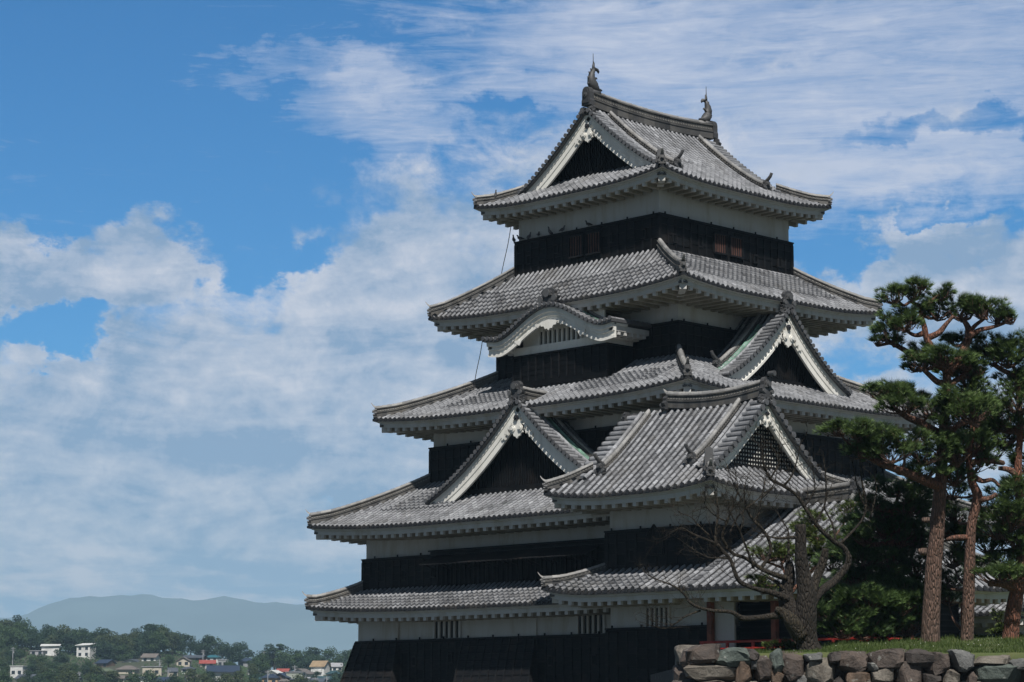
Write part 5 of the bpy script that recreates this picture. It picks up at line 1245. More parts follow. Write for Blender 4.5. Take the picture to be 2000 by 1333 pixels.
# ================================================================ bare old tree
BT = empty('bare_tree', at(55, 1578, 1268), 'gnarled leafless old tree with a sawn off trunk and mossy crooked branches', 'tree')
P = PX(55); k = S_(55)
tr = MB()
limb(tr, [(P(1582, 1274), 34 * k * 0.80), (P(1578, 1255), 27 * k * 0.80), (P(1572, 1225), 30 * k * 0.80), (P(1574, 1190), 26 * k * 0.80), (P(1572, 1150), 21 * k * 0.80), (P(1566, 1110), 17 * k * 0.80), (P(1564, 1070), 14 * k * 0.80), (P(1563, 1024), 13 * k * 0.80)], 16, 0.2, 0.1, 0.03)
limb(tr, [(P(1570, 1215), 24 * k * 0.80), (P(1545, 1190, .2), 22 * k * 0.80), (P(1536, 1160, .3), 19 * k * 0.80), (P(1541, 1125, .3), 14 * k * 0.80), (P(1540, 1098, .3), 9 * k * 0.80)], 12, 0.15, 0.1, 0.04)
limb(tr, [(P(1580, 1180), 14 * k * 0.80), (P(1592, 1140, .3), 12 * k * 0.80), (P(1608, 1100, .4), 11 * k * 0.80), (P(1612, 1072, .4), 8 * k * 0.80)], 10, 0.3, 0.5, 0.04)
limb(tr, [(P(1576, 1200), 12 * k), (P(1600, 1160, .4), 9 * k), (P(1635, 1130, .8), 8 * k), (P(1655, 1105, .9), 7 * k), (P(1660, 1085, .9), 6 * k)], 10, 0.2, 0.2, 0.04)
limb(tr, [(P(1566, 1240, -.1), 19 * k), (P(1542, 1212, -.2), 15 * k), (P(1526, 1196, -.2), 9 * k), (P(1514, 1190, -.2), 5 * k)], 10, 0.9, 0.6, 0.04)
tr.build('trunk', BARK2, BT, True)
br = MB()
BR = [[(1535, 1200, 0, 15), (1490, 1206, -.3, 8), (1452, 1208, -.5, 9), (1425, 1196, -.6, 6), (1385, 1192, -.7, 5), (1355, 1180, -.8, 4.5), (1338, 1160, -.8, 3.5), (1310, 1143, -.9, 2.5), (1275, 1130, -.9, 1.5)],
 [(1370, 1193, -.7, 3.5), (1340, 1205, -.8, 2.5), (1318, 1220, -.8, 2), (1300, 1228, -.8, 1.3), (1280, 1224, -.8, .8)],
 [(1540, 1170, .1, 12), (1510, 1158, -.1, 9), (1475, 1150, -.2, 7), (1444, 1136, -.3, 7), (1432, 1112, -.3, 6), (1424, 1092, -.3, 5.5), (1405, 1072, -.3, 5), (1395, 1055, -.3, 4.5), (1398, 1025, -.3, 4), (1402, 1000, -.3, 3), (1396, 960, -.3, 1.5)],
 [(1424, 1092, -.3, 4), (1405, 1090, -.4, 3), (1385, 1090, -.4, 2.5), (1365, 1080, -.4, 2), (1335, 1060, -.4, 1)],
 [(1396, 1062, -.3, 4), (1370, 1050, -.5, 3.5), (1350, 1042, -.5, 3), (1332, 1032, -.5, 2.2), (1318, 1036, -.5, 1)],
 [(1385, 1046, -.4, 2.5), (1362, 1025, -.4, 2), (1350, 1012, -.4, 1.6), (1338, 1006, -.4, .8)],
 [(1536, 1130, .2, 10), (1500, 1118, 0, 7), (1480, 1108, 0, 6.5), (1455, 1090, 0, 5.5), (1430, 1080, 0, 5), (1408, 1050, 0, 4.5), (1418, 1020, 0, 3.5), (1430, 990, 0, 3), (1440, 960, 0, 2), (1436, 930, 0, 1)],
 [(1485, 1110, 0, 6), (1505, 1080, .1, 5.5), (1500, 1055, .1, 5), (1488, 1035, .1, 5), (1474, 1018, .1, 4.5), (1462, 1000, .1, 3.5), (1455, 978, .1, 3), (1452, 950, .1, 1.5)],
 [(1474, 1018, .1, 3.5), (1484, 1000, .1, 3), (1488, 975, .1, 2), (1494, 940, .1, 1.2)],
 [(1540, 1160, .2, 8), (1520, 1140, .2, 6), (1500, 1128, .3, 5)],
 [(1470, 1110, 0, 4), (1458, 1070, -.2, 3.5), (1445, 1040, -.2, 3), (1428, 1008, -.2, 2), (1415, 980, -.2, 1)],
 [(1660, 1090, .9, 9), (1650, 1070, .9, 8), (1631, 1060, .8, 7.5), (1608, 1042, .7, 7), (1588, 1018, .6, 6.5), (1572, 990, .6, 6), (1556, 968, .6, 5), (1530, 950, .5, 5), (1505, 935, .5, 4), (1492, 905, .4, 3), (1488, 880, .4, 1.5)],
 [(1530, 950, .5, 4), (1545, 930, .5, 3), (1556, 900, .5, 2), (1565, 870, .5, 1)], [(1590, 1020, .6, 4), (1612, 985, .8, 3), (1612, 940, .8, 2.5), (1608, 900, .8, 1.5)],
 [(1631, 1060, .8, 4), (1625, 1020, .9, 3), (1612, 990, .9, 2.5), (1618, 960, .9, 1.5)], [(1640, 1065, .9, 5), (1680, 1020, 1.0, 4), (1690, 985, 1.0, 4), (1682, 940, 1.0, 3), (1678, 900, 1.0, 1.5)], [(1688, 990, 1.0, 3), (1672, 950, 1.0, 2.5), (1664, 905, 1, 1.2)],
 [(1424, 1040, -.3, 3), (1440, 1010, -.2, 2.5), (1470, 985, -.2, 2), (1498, 962, -.1, 1.2)], [(1452, 980, .1, 2.5), (1436, 955, .1, 2), (1424, 925, .1, 1.2)], [(1488, 975, .1, 2), (1510, 950, .2, 1.6), (1520, 915, .2, 1)],
 [(1505, 935, .5, 3), (1520, 905, .5, 2.4), (1512, 880, .5, 1.2)], [(1418, 1020, 0, 2.4), (1392, 1005, -.1, 2), (1374, 985, -.1, 1)], [(1444, 1040, -.2, 2.6), (1452, 1010, -.2, 2), (1440, 985, -.2, 1)], [(1700, 1010, 1.0, 2.6), (1712, 960, 1.0, 2), (1704, 905, 1.0, 1)], [(1572, 990, .6, 3), (1590, 955, .6, 2), (1586, 915, .6, 1)],
 [(1540, 1100, .3, 6), (1541, 1070, .3, 4), (1539, 1035, .3, 2.5), (1525, 1015, .3, 1.2)], [(1564, 1052, 0, 6), (1545, 1050, -.1, 5), (1522, 1052, -.2, 4), (1505, 1050, -.2, 3)]]
tips = []
for L_ in BR:
    S = limb(br, [(P(x, y, d), r_ * k * 0.64) for x, y, d, r_ in L_], 7, rnd.uniform(0.2, 0.9), rnd.uniform(0.4, 1.0), 0.03)
    tips.append(S)
def twig(p, d, L, r_, lev):
    q = p; pts = [p]; n_ = 4
    for i in range(n_):
        d = (d + V((rnd.gauss(0, .28), rnd.gauss(0, .28), rnd.gauss(0.03, .25)))).normalized(); q = q + d * L / n_; pts.append(q)
    br.tube(pts, [r_ * (1 - 0.8 * i / n_) for i in range(n_ + 1)], 4, rnd.uniform(0.3, 1.0), False)
    if lev > 0:
        for i in range(rnd.choice((2, 3, 3))):
            j = rnd.randrange(1, n_ + 1); twig(pts[j], (d + V((rnd.gauss(0, .7), rnd.gauss(0, .7), rnd.gauss(0.1, .5)))).normalized(), L * rnd.uniform(0.45, 0.7), r_ * 0.6, lev - 1)
for S in tips:
    for i in range(len(S) // 4, len(S), 2):
        p, r_ = S[i]
        if r_ > 0.06: continue
        T = (S[min(i + 1, len(S) - 1)][0] - S[i - 1][0]).normalized()
        twig(p, (T + V((rnd.gauss(0, .8), rnd.gauss(0, .8), rnd.gauss(0.35, .5)))).normalized(), rnd.uniform(0.35, 0.8), 0.010, 2)
    twig(S[-1][0], (S[-1][0] - S[-2][0]).normalized(), 0.5, 0.012, 2)
br.build('branches', BARK2, BT, True)
# ================================================================ wooded hill and town in the distance
LEAFS = [mat_leaf('hill_leaves_dark', (0.010, 0.026, 0.014), (0.032, 0.062, 0.028), 0.7, 0.0), mat_leaf('hill_leaves_green', (0.018, 0.040, 0.014), (0.052, 0.090, 0.030), 0.7, 0.0), mat_leaf('hill_leaves_olive', (0.026, 0.042, 0.016), (0.070, 0.092, 0.034), 0.7, 0.0)]
def far_tree(kind, seed, W_=9.0, H=10.0, pine_=False):
    rr = random.Random(seed); root = empty('broadleaf_tree' if not pine_ else 'hill_pine', (0, 0, 0))
    tr = MB(); tr.tube([V((0, 0, -2)), V((rr.uniform(-.3, .3), 0, H * 0.3)), V((rr.uniform(-.5, .5), rr.uniform(-.5, .5), H * 0.72))], [0.38, 0.28, 0.12], 6, 0.4)
    for i in range(4):
        a = rr.uniform(0, 6.28); tr.tube([V((0, 0, H * 0.35)), V((math.cos(a) * W_ * 0.25, math.sin(a) * W_ * 0.25, H * 0.62))], [0.18, 0.06], 5, 0.4)
    tr.build('trunk', BARK2, root)
    lf = MB(); lobes = []
    for i in range(16 if not pine_ else 9):
        a = rr.uniform(0, 6.28); u = rr.random() ** 0.6; z = rr.uniform(0.28, 0.9)
        s_ = math.sin(math.pi * min(1, z * 0.9 + 0.12)) if not pine_ else 0.9
        lobes.append((V((math.cos(a) * u * W_ * 0.40 * s_, math.sin(a) * u * W_ * 0.40 * s_, H * (z if not pine_ else rr.uniform(0.62, 0.95)))), rr.uniform(0.16, 0.27) * W_, rr.uniform(-0.2, 0.25)))
    for c, r_, dt in lobes:
        for i in range(110):
            v = V((rr.gauss(0, 1), rr.gauss(0, 1), rr.gauss(0, 1))).normalized(); rad = r_ * rr.uniform(0.72, 1.08)
            p = c + V((v.x * rad, v.y * rad, v.z * rad * (0.75 if not pine_ else 0.35)))
            s_ = rr.uniform(0.18, 0.42); n_ = (v + V((rr.gauss(0, .5), rr.gauss(0, .5), rr.gauss(0.2, .5)))).normalized(); a = n_.orthogonal().normalized(); b = n_.cross(a)
            q = rr.uniform(0, 6.28); a, b = a * math.cos(q) + b * math.sin(q), b * math.cos(q) - a * math.sin(q)
            lf.poly([p - a * s_, p + b * s_ * 0.7, p + a * s_, p - b * s_ * 0.6], min(1, max(0, 0.45 + dt + rr.gauss(0, 0.2))))
    lf.build('crown', LEAFS[kind], root)
    return root
KINDS = [(0, 'dark green broadleaf tree on the distant wooded hill'), (1, 'mid green broadleaf tree on the distant wooded hill'), (2, 'olive green broadleaf tree on the distant wooded hill')]
protos = []
for kd in range(3):
    for sd_ in range(3):
        o = far_tree(kd, 100 + kd * 10 + sd_, 9.5, 9.5 + sd_); protos.append([o, kd, False])
pp = far_tree(0, 77, 8.0, 12.0, True); protos_p = [pp, 0, False]
def ground_at(p, y):
    """where the sight line through a photo position meets the hillside"""
    f = 560.0
    while f < 900:
        z = terrain(p, f)
        if 1386 - z / f * FPX <= y: return f, z
        f += 2.0
    return None
houses_px = []
def place_tree(pr, p, f, s_, label, group, name=None):
    if not pr[2]: o = pr[0]; pr[2] = True
    else: o = copy_tree(pr[0])
    l = (p - 1000) / FPX * f; o.location = LW(l, f, terrain(p, f) - 0.3); o.scale = (s_, s_, s_ * rnd.uniform(0.85, 1.05)); o.rotation_euler = (0, 0, rnd.uniform(0, 6.28))
    tag(o, label, 'tree', group)
    if name: o.name = name
    return o
# ---- houses
def mat_flat(name, c, rough=0.7): return mat_plain(name, c, rough, 0.12, 0.6, bumps=0)
HM = {'white': mat_flat('house_white', (0.72, 0.72, 0.70)), 'cream': mat_flat('house_cream', (0.52, 0.47, 0.38)), 'grey': mat_flat('house_grey', (0.30, 0.31, 0.32)), 'tan': mat_flat('house_tan', (0.50, 0.34, 0.18)), 'pale_green': mat_flat('house_pale_green', (0.40, 0.43, 0.36)), 'brown': mat_flat('house_brown', (0.13, 0.085, 0.06)),
      'slate': mat_flat('roof_slate', (0.085, 0.095, 0.115), 0.5), 'navy': mat_flat('roof_navy', (0.030, 0.045, 0.080), 0.45), 'teal': mat_flat('roof_teal', (0.03, 0.15, 0.19), 0.5), 'dark_teal': mat_flat('roof_dark_teal', (0.03, 0.075, 0.085), 0.5), 'red': mat_flat('roof_red', (0.34, 0.075, 0.06)), 'light_grey': mat_flat('roof_light_grey', (0.36, 0.36, 0.38)), 'taupe': mat_flat('roof_taupe', (0.17, 0.145, 0.13)), 'ochre': mat_flat('roof_ochre', (0.34, 0.24, 0.14)), 'moss': mat_flat('roof_moss', (0.12, 0.15, 0.09))}
GLASS = mat_plain('house_window_glass', (0.03, 0.04, 0.05), 0.15, 0.1, bumps=0)
def house(p, y, wpx, hpx, roof, rc, wc, label, yaw=0.0, depth=0.8, name='house', balcony=False, storeys=2):
    g_ = ground_at(p, y)
    f, z = g_ if g_ else (700, 8)
    w = wpx * 0.88 / FPX * f; H = hpx / FPX * f; d = w * depth; l = (p - 1000) / FPX * f
    root = empty(name, LW(l, f, z - 0.4), label, 'house'); root.rotation_euler = (0, 0, 0)
    fw = (hor_f * math.cos(yaw) + RT * math.sin(yaw)); rt_ = (RT * math.cos(yaw) - hor_f * math.sin(yaw)); o = V(root.location) - V((0, 0, 1.2))
    rh = {'gable': 0.42, 'gable_front': 0.42, 'hip': 0.38, 'flat': 0.0, 'shed': 0.2}[roof] * min(H, w * 0.8); wh = H - rh + 1.6
    def Q(a, b, c): return o + rt_ * (a * w / 2) + fw * (b * d) + V((0, 0, c))
    m_ = MB(); m_.rings([[Q(-.9, 0, 0), Q(.9, 0, 0), Q(.9, 1, 0), Q(-.9, 1, 0)], [Q(-.9, 0, wh), Q(.9, 0, wh), Q(.9, 1, wh), Q(-.9, 1, wh)]])
    if roof == 'gable_front': m_.poly([Q(-.9, 0, wh), Q(.9, 0, wh), Q(0, 0, wh + rh * .92)]); m_.poly([Q(-.9, 1, wh), Q(.9, 1, wh), Q(0, 1, wh + rh * .92)])
    if roof == 'gable': 
        for s_ in (-.9, .9): m_.poly([Q(s_, 0, wh), Q(s_, 1, wh), Q(s_, .5, wh + rh * .92)])
    m_.build('wall', HM[wc], root)
    r_ = MB(); th = V((0, 0, 0.18)); e = 0.12
    def slab(pts): r_.rings([pts, [q + th for q in pts]])
    if roof == 'gable':
        slab([Q(-1.04, -e, wh - .15), Q(1.04, -e, wh - .15), Q(1.04, .5, wh + rh), Q(-1.04, .5, wh + rh)]); slab([Q(-1.04, .5, wh + rh), Q(1.04, .5, wh + rh), Q(1.04, 1 + e, wh - .15), Q(-1.04, 1 + e, wh - .15)])
    elif roof == 'gable_front':
        slab([Q(-1.06, -e, wh - .2), Q(0, -e, wh + rh), Q(0, 1 + e, wh + rh), Q(-1.06, 1 + e, wh - .2)]); slab([Q(0, -e, wh + rh), Q(1.06, -e, wh - .2), Q(1.06, 1 + e, wh - .2), Q(0, 1 + e, wh + rh)])
    elif roof == 'hip':
        c = [Q(-1.06, -e, wh), Q(1.06, -e, wh), Q(1.06, 1 + e, wh), Q(-1.06, 1 + e, wh)]; a, b = Q(-.35, .5, wh + rh), Q(.35, .5, wh + rh)
        slab(c); r_.poly([c[0] + th, c[1] + th, b, a]); r_.poly([c[1] + th, c[2] + th, b]); r_.poly([c[2] + th, c[3] + th, a, b]); r_.poly([c[3] + th, c[0] + th, a])
    elif roof == 'shed': slab([Q(-1.04, -e, wh + .1), Q(1.04, -e, wh + rh * .3), Q(1.04, 1 + e, wh + rh), Q(-1.04, 1 + e, wh + rh)])
    else: slab([Q(-1.0, -.06, wh), Q(1.0, -.06, wh), Q(1.0, 1.06, wh), Q(-1.0, 1.06, wh)])
    r_.build('roof', HM[rc], root)
    nwin = max(2, int(w / 2.6)); fh = wh - 1.2
    for s_ in range(storeys if fh > 4 else 1):
        for i in range(nwin):
            if rnd.random() < 0.15: continue
            a = -0.9 + 1.8 * (i + 0.5) / nwin; zz = 1.2 + fh * ((s_ + 0.35) / (storeys if fh > 4 else 1)); ww = 0.55 / w * 2
            q = MB(); q.rings([[Q(a - ww, -0.006, zz), Q(a + ww, -0.006, zz), Q(a + ww, 0.01, zz), Q(a - ww, 0.01, zz)], [Q(a - ww, -0.006, zz + 1.1), Q(a + ww, -0.006, zz + 1.1), Q(a + ww, 0.01, zz + 1.1), Q(a - ww, 0.01, zz + 1.1)]]); q.build('window', GLASS, root)
    if balcony:
        q = MB(); q.rings([[Q(-.5, -.16, 1.2 + fh * .5), Q(.6, -.16, 1.2 + fh * .5), Q(.6, 0, 1.2 + fh * .5), Q(-.5, 0, 1.2 + fh * .5)], [Q(-.5, -.16, 2.1 + fh * .5), Q(.6, -.16, 2.1 + fh * .5), Q(.6, 0, 2.1 + fh * .5), Q(-.5, 0, 2.1 + fh * .5)]]); q.build('balcony', HM['white'], root)
    houses_px.append((p, y, wpx, f)); return root
HS = [(42, 1325, 32, 21, 'flat', 'white', 'white', 'white box house with flat roof at the far left of the town', 0.2),
 (57, 1338, 42, 18, 'gable', 'slate', 'grey', 'house with dark grey solar roof at the lower left corner of the town', 0.3),
 (106, 1286, 42, 24, 'shed', 'white', 'white', 'long white hall on the hillside, left part with sloping roof', -0.15),
 (170, 1286, 36, 26, 'shed', 'white', 'white', 'tall white hall on the hillside, right part beside the dark tree', 0.3),
 (80, 1284, 32, 9, 'flat', 'light_grey', 'light_grey', 'low pale shed left of the white hall on the hillside', 0.0),
 (207, 1307, 34, 15, 'gable', 'navy', 'brown', 'brown house with navy roof above the moss roofed one', 0.5),
 (212, 1326, 44, 18, 'hip', 'moss', 'cream', 'cream house with mossy green hipped roof, lower left of town', 0.0),
 (262, 1306, 42, 15, 'gable_front', 'slate', 'white', 'white house with slate roof and front gable, left part of town', 0.2),
 (254, 1324, 44, 22, 'hip', 'taupe', 'cream', 'house with broad taupe hipped roof in front of the slate gabled one', 0.1),
 (304, 1323, 46, 18, 'flat', 'light_grey', 'cream', 'long cream house with flat grey roof', -0.1),
 (297, 1296, 36, 16, 'gable', 'taupe', 'white', 'small house with taupe roof half hidden in trees up the slope', 0.2),
 (345, 1324, 22, 16, 'gable', 'slate', 'cream', 'narrow slate roofed house right of the long cream one', -0.3),
 (364, 1304, 32, 17, 'gable_front', 'taupe', 'cream', 'cream house with wide front gable below the dark long roof', 0.0),
 (382, 1293, 46, 10, 'gable', 'slate', 'brown', 'long low dark roofed house at the foot of the trees', 0.15),
 (419, 1296, 30, 14, 'hip', 'teal', 'white', 'house with bright blue green roof', 0.1),
 (411, 1307, 36, 14, 'gable', 'red', 'cream', 'house with red roof', -0.1),
 (440, 1306, 24, 14, 'flat', 'light_grey', 'grey', 'grey flat roofed building right of the red roof', 0.0),
 (420, 1315, 30, 12, 'gable', 'light_grey', 'white', 'small house with pale grey roof under the red roof', 0.1),
 (442, 1331, 70, 28, 'gable', 'navy', 'white', 'large house with wide navy blue roof', -0.15),
 (485, 1306, 38, 18, 'hip', 'navy', 'grey', 'house with dark navy hipped roof among the trees', 0.1),
 (552, 1302, 40, 18, 'gable_front', 'navy', 'brown', 'brown gabled house with navy roof', 0.5),
 (579, 1312, 40, 20, 'flat', 'light_grey', 'pale_green', 'pale green block of flats', 0.1),
 (583, 1296, 44, 12, 'gable', 'slate', 'grey', 'long slate roof behind the pale green flats', 0.0),
 (530, 1312, 30, 12, 'gable', 'taupe', 'brown', 'dark brown house between the antenna and the pale green flats', 0.2),
 (536, 1326, 32, 14, 'gable_front', 'white', 'white', 'white house with white gable below the antenna', 0.4),
 (532, 1340, 38, 22, 'hip', 'navy', 'tan', 'tan house with navy hipped roof at the bottom edge', 0.0),
 (588, 1331, 44, 22, 'gable_front', 'taupe', 'white', 'white house with long taupe roof slope near the bottom', 0.35),
 (624, 1324, 36, 30, 'gable', 'ochre', 'white', 'white house with ochre brown roof and balcony', 0.35),
 (662, 1314, 26, 16, 'gable', 'light_grey', 'white', 'white house with pale roof left of the keep', -0.2),
 (655, 1330, 34, 18, 'hip', 'dark_teal', 'cream', 'cream house with dark teal roof beside the keep', 0.0),
 (640, 1299, 40, 12, 'gable', 'dark_teal', 'grey', 'long dark teal roof behind the ochre roofed house', 0.1),
 (240, 1334, 30, 12, 'gable', 'taupe', 'cream', 'taupe roofed house at the bottom edge below the moss roofed one', 0.3),
 (285, 1337, 34, 13, 'hip', 'slate', 'white', 'white house with slate hipped roof at the bottom edge, left half', -0.2),
 (322, 1340, 36, 14, 'gable', 'navy', 'cream', 'navy roofed house at the bottom edge below the narrow slate one', 0.2),
 (372, 1318, 28, 13, 'hip', 'slate', 'white', 'small white house with slate hipped roof below the front gabled cream house', 0.1),
 (385, 1334, 32, 13, 'gable', 'taupe', 'white', 'taupe roofed white house left of the large navy roof', -0.3),
 (466, 1296, 24, 9, 'gable', 'taupe', 'cream', 'tiny taupe roofed house under the trees right of the grey block', 0.2),
 (500, 1322, 26, 14, 'gable', 'slate', 'white', 'white house with slate roof right of the large navy roof', 0.3),
 (505, 1298, 26, 10, 'gable', 'dark_teal', 'cream', 'small dark teal roofed house between the navy hipped and brown gabled ones', -0.2),
 (556, 1321, 28, 12, 'gable', 'red', 'white', 'white house with dull red roof below the brown gabled house', 0.1),
 (560, 1342, 26, 14, 'hip', 'taupe', 'white', 'white house with taupe hipped roof cut by the bottom edge', -0.1),
 (600, 1300, 20, 10, 'gable', 'light_grey', 'white', 'tiny white house with pale roof above the flats', 0.3),
 (680, 1326, 20, 13, 'gable', 'navy', 'white', 'white house with navy roof partly behind the keep', 0.3),
 (150, 1337, 32, 12, 'gable', 'slate', 'cream', 'slate roofed house at the bottom edge among the left trees', 0.1),
 (12, 1338, 30, 10, 'gable', 'taupe', 'cream', 'low taupe roofed house cut by the lower left picture corner', 0.0),
 (610, 1342, 60, 14, 'gable', 'slate', 'cream', 'long slate roofed house at the bottom edge near the keep', 0.1)]
for h_ in HS: house(*h_, balcony='balcony' in h_[7])
# ---- utility poles
for p, yb, h in [(34, 1303, 36), (6, 1332, 24), (112, 1336, 24), (163, 1336, 22), (198, 1264, 16), (120, 1264, 14), (253, 1293, 36), (304, 1281, 28), (318, 1322, 30), (335, 1332, 22), (402, 1302, 30), (439, 1294, 12), (520, 1314, 40), (528, 1304, 30), (580, 1332, 30), (594, 1294, 14), (598, 1295, 18), (620, 1297, 16), (642, 1298, 18)]:
    g_ = ground_at(p, yb) or (690, 7); f, z = g_; H = h / FPX * f + 0.5; b = LW((p - 1000) / FPX * f, f, z - 0.5)
    r_ = empty('utility_pole', b, 'slender grey concrete utility pole with crossarms in the distant town', 'utility pole', 'utility poles in the town')
    m = MB(); m.tube([b, b + V((0, 0, H))], [0.17, 0.12], 6, 0.5); m.build('pole', HM['light_grey'], r_)
    m = MB(); a = rnd.uniform(-.5, .5); d_ = RT * math.cos(a) + hor_f * math.sin(a)
    for q in (0.93, 0.84): m.tube([b + V((0, 0, H * q)) - d_ * 0.9, b + V((0, 0, H * q)), b + V((0, 0, H * q)) + d_ * 0.9], 0.07, 4, 0.5)
    m.build('crossarm', HM['light_grey'], r_)
    m = MB(); m.tube([b + V((0, 0, H * .70)) + d_ * .28, b + V((0, 0, H * .78)) + d_ * .28], 0.22, 6, 0.5); m.build('transformer', HM['light_grey'], r_)
# ---- trees: crest first, then the slope, leaving the houses free
def free(p, f, wpx):
    for hp, hy, hw, hf in houses_px:
        if f < hf + 9 and abs(p - hp) < (hw + wpx) * 0.42 and f > hf - 60: return False
    return True
cnt = 0
crest = [(x, 0) for x in range(-30, 720, 17)]
for x, _ in crest:
    p = x + rnd.uniform(-5, 5); ytop = lerp_tab(TOPS, p) + rnd.uniform(-3, 8); f = rnd.uniform(835, 880); zt = (1386 - ytop) / FPX * f; h = zt - terrain(p, f)
    pr = protos[rnd.choice((0, 1, 2, 0, 1, 3, 4))]; s_ = max(0.55, min(1.4, h / 10.6))
    place_tree(pr, p, f, s_, KINDS[pr[1]][1], KINDS[pr[1]][1].replace('tree', 'trees').replace(' on the distant wooded hill', ' on the hill')); cnt += 1
i = 0
while cnt < 285 and i < 5000:
    i += 1; p = rnd.uniform(-30, 720); f = 585 + 265 * rnd.random() ** 0.8
    big = f > 790
    s_ = rnd.uniform(0.7, 1.05) if big else rnd.uniform(0.35, 0.75)
    if not free(p, f, s_ * 9.5 / f * FPX): continue
    if not big and rnd.random() < 0.30 and p > 180: continue
    pr = protos[rnd.choice((0, 1, 2, 3, 4, 5, 3, 4, 6, 7, 8))]
    place_tree(pr, p, f, s_, KINDS[pr[1]][1], KINDS[pr[1]][1].replace('tree', 'trees').replace(' on the distant wooded hill', ' on the hill')); cnt += 1
for p, ytop, f in ((540, 1247, 845), (612, 1258, 850), (303, 1214, 850)):
    h = (1386 - ytop) / FPX * f - terrain(p, f); place_tree(protos_p, p, f, h / 12.3, 'tall bare stemmed pine with flat crown standing above the distant hill', 'hill pines')
for o, kd, used in protos:
    if not used: place_tree([o, kd, False], -120 - 20 * kd, 800, 0.8, KINDS[kd][1], KINDS[kd][1].replace('tree', 'trees').replace(' on the distant wooded hill', ' on the hill'))
# undergrowth between the trees and houses
um = MB(); rr = random.Random(5)
for i in range(26000):
    p = rr.uniform(-30, 720); f = 570 + 300 * rr.random(); s_ = rr.uniform(0.25, 0.6)
    if any(abs(p - hp) < hw * 0.52 and hf - 4 < f < hf + 12 for hp, hy, hw, hf in houses_px): continue
    hgt = 0.9 + 1.1 * noise.noise(V((p * 0.05, f * 0.06, 1)))
    c = LW((p - 1000) / FPX * f, f, terrain(p, f) + rr.uniform(0, max(0.15, hgt * 0.7)))
    a = V((rr.gauss(0, 1), rr.gauss(0, 1), rr.gauss(0, .6))).normalized(); b = a.orthogonal().normalized()
    um.poly([c - a * s_, c + b * s_ * .7, c + a * s_, c - b * s_ * .7], min(1, max(0, 0.45 + 0.5 * noise.noise(V((p * .02, f * .02, 4))) + rr.gauss(0, .18))))
tag(um.build('undergrowth', LEAFS[1]), 'low green undergrowth and hedges covering the distant hillside', 'undergrowth', kind='stuff')

# ---- small tiled gatehouse seen between the pines, right
GH = empty('gatehouse', at(96, 1950, 1250), 'small white and black gatehouse with grey tiled roof between the right pines', 'gatehouse')
gc = at(96, 1950, 1250); gx, gy = gc.x, gc.y
walls(GH, (gx - 1.2, gy - 1.6, gx + 4.0, gy + 1.6), 1.0, 3.0, 4.2)
hip_roof(GH, (gx - 2.2, gy - 2.6, gx + 5.0, gy + 2.6), (gx + 0.0, gy - 0.3, gx + 3.0, gy + 0.3), 3.9, 5.0, 0.15, 0.2, 1.0, hroof=0.2)

# ---- far mountain range
MT = mat_plain('mountain_forest', (0.10, 0.135, 0.125), 0.95, 0.2, 0.002, bumps=0)
m = MB(); rows = []
for j, (df, hh) in enumerate([(0, 0.0), (300, 0.45), (600, 0.8), (900, 1.0), (1300, 0.75), (2000, 0.0)]):
    row = []
    for i in range(161):
        p = -900 + 20 * i; yt = lerp_tab([(-900, 1216), (0, 1212), (60, 1200), (140, 1176), (190, 1168), (230, 1171), (300, 1167), (340, 1176), (380, 1178), (430, 1165), (460, 1172), (520, 1180), (600, 1184), (700, 1200), (900, 1212), (1500, 1205), (2400, 1210)], p)
        f = 8000 + df; zz = (1386 - yt) / FPX * 8900 * hh + (16 * noise.noise(V((p * 0.02, df * 0.004, 2))) + 6 * noise.noise(V((p * 0.07, df * 0.01, 7)))) * (hh if hh else 0)
        row.append(LW((p - 1000) / FPX * f, f, zz - (30 if hh == 0 else 0)))
    rows.append(row)
m.rings(rows, None, closed=False); struct('mountain', MT, m, True)

# ---- air between here and the mountains
hm = bpy.data.materials.new('air'); hm.use_nodes = True; ht = NT(hm.node_tree); ht.n.clear()
ho = ht.node('ShaderNodeOutputMaterial'); pv = ht.node('ShaderNodeVolumePrincipled')
pv.inputs['Color'].default_value = (0.50, 0.76, 1.0, 1); pv.inputs['Density'].default_value = 1.35e-4; pv.inputs['Anisotropy'].default_value = -0.25
ht.l.new(pv.outputs[0], ho.inputs['Volume'])
m = MB(); m.box((-22000, -22000, -45), (22000, 22000, 520)); hz_ = m.build('haze', hm); hz_['kind'] = 'stuff'

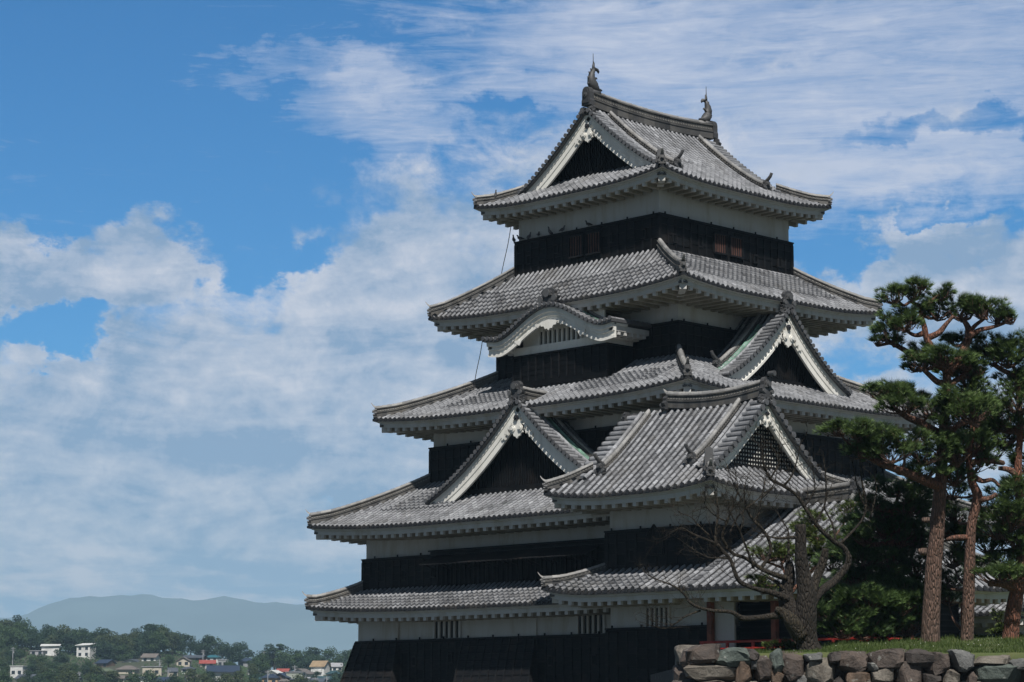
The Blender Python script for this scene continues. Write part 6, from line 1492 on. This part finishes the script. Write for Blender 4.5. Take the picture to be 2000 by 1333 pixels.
# ================================================================ pigeons
PG = [mat_plain('pigeon_grey', (0.10, 0.105, 0.12), 0.6, 0.2, 8.0, bumps=0), mat_plain('pigeon_dark', (0.05, 0.05, 0.055), 0.6, 0.2, 8.0, bumps=0)]
def pigeon(loc, yaw, label, dark=0, group=None, upright=0.5):
    root = empty('pigeon', loc, label, 'pigeon', group); m = MB(); L = V(loc)
    f = V((math.cos(yaw), math.sin(yaw), 0)); u = V((0, 0, 1)); s_ = f.cross(u)
    ax = (f * math.cos(upright) + u * math.sin(upright))
    c = L + u * 0.11
    m.tube([c - ax * 0.20, c - ax * 0.14, c - ax * 0.06, c + ax * 0.02, c + ax * 0.08, c + ax * 0.10 + u * 0.04, c + ax * 0.11 + u * 0.08, c + ax * 0.13 + u * 0.11, c + ax * 0.16 + u * 0.115, c + ax * 0.19 + u * 0.105], [0.022, 0.035, 0.065, 0.075, 0.062, 0.042, 0.034, 0.036, 0.028, 0.006], 8, 0.5)
    m.build('body', PG[dark], root, True)
    w = MB()
    for e in (-1, 1): w.prism([c + s_ * e * 0.07 + ax * 0.06, c + s_ * e * 0.075 + ax * 0.0 + u * 0.04, c + s_ * e * 0.05 - ax * 0.19, c + s_ * e * 0.075 - ax * 0.03 - u * 0.03], s_ * e * 0.012)
    w.build('wings', PG[1], root)
    g = MB()
    for e in (-1, 1): g.tube([c + s_ * e * 0.025 - u * 0.04, L + s_ * e * 0.03, L + s_ * e * 0.03 + f * 0.03], [0.010, 0.008, 0.006], 5)
    g.build('legs', PG[1], root)
zl = 22.10
for (y, ya, lb, dk, up) in ((9.28, 1.2, 'dark pigeon on the outer left corner of the top ledge', 1, 0.9), (8.85, 2.5, 'grey pigeon crouching nearest the left corner of the top ledge', 0, 0.1), (8.25, -1.8, 'grey pigeon third from the left on the top ledge', 0, 0.3), (7.62, 0.6, 'grey pigeon fourth from the left on the top ledge', 0, 0.2), (6.85, 3.0, 'tallest grey pigeon standing upright on the top ledge', 0, 0.8), (6.05, -1.4, 'grey pigeon sixth from the left on the top ledge', 0, 0.3), (4.35, 2.8, 'broad dark pigeon farthest right on the top ledge', 1, 0.1)):
    pigeon((-0.06, y, zl), ya, lb, dk, 'pigeons on the ledge', up)
pigeon((-0.62, 9.95, 24.33), 0.7, 'pigeon perched on the left hip ridge of the top roof', 1, None, 0.9)
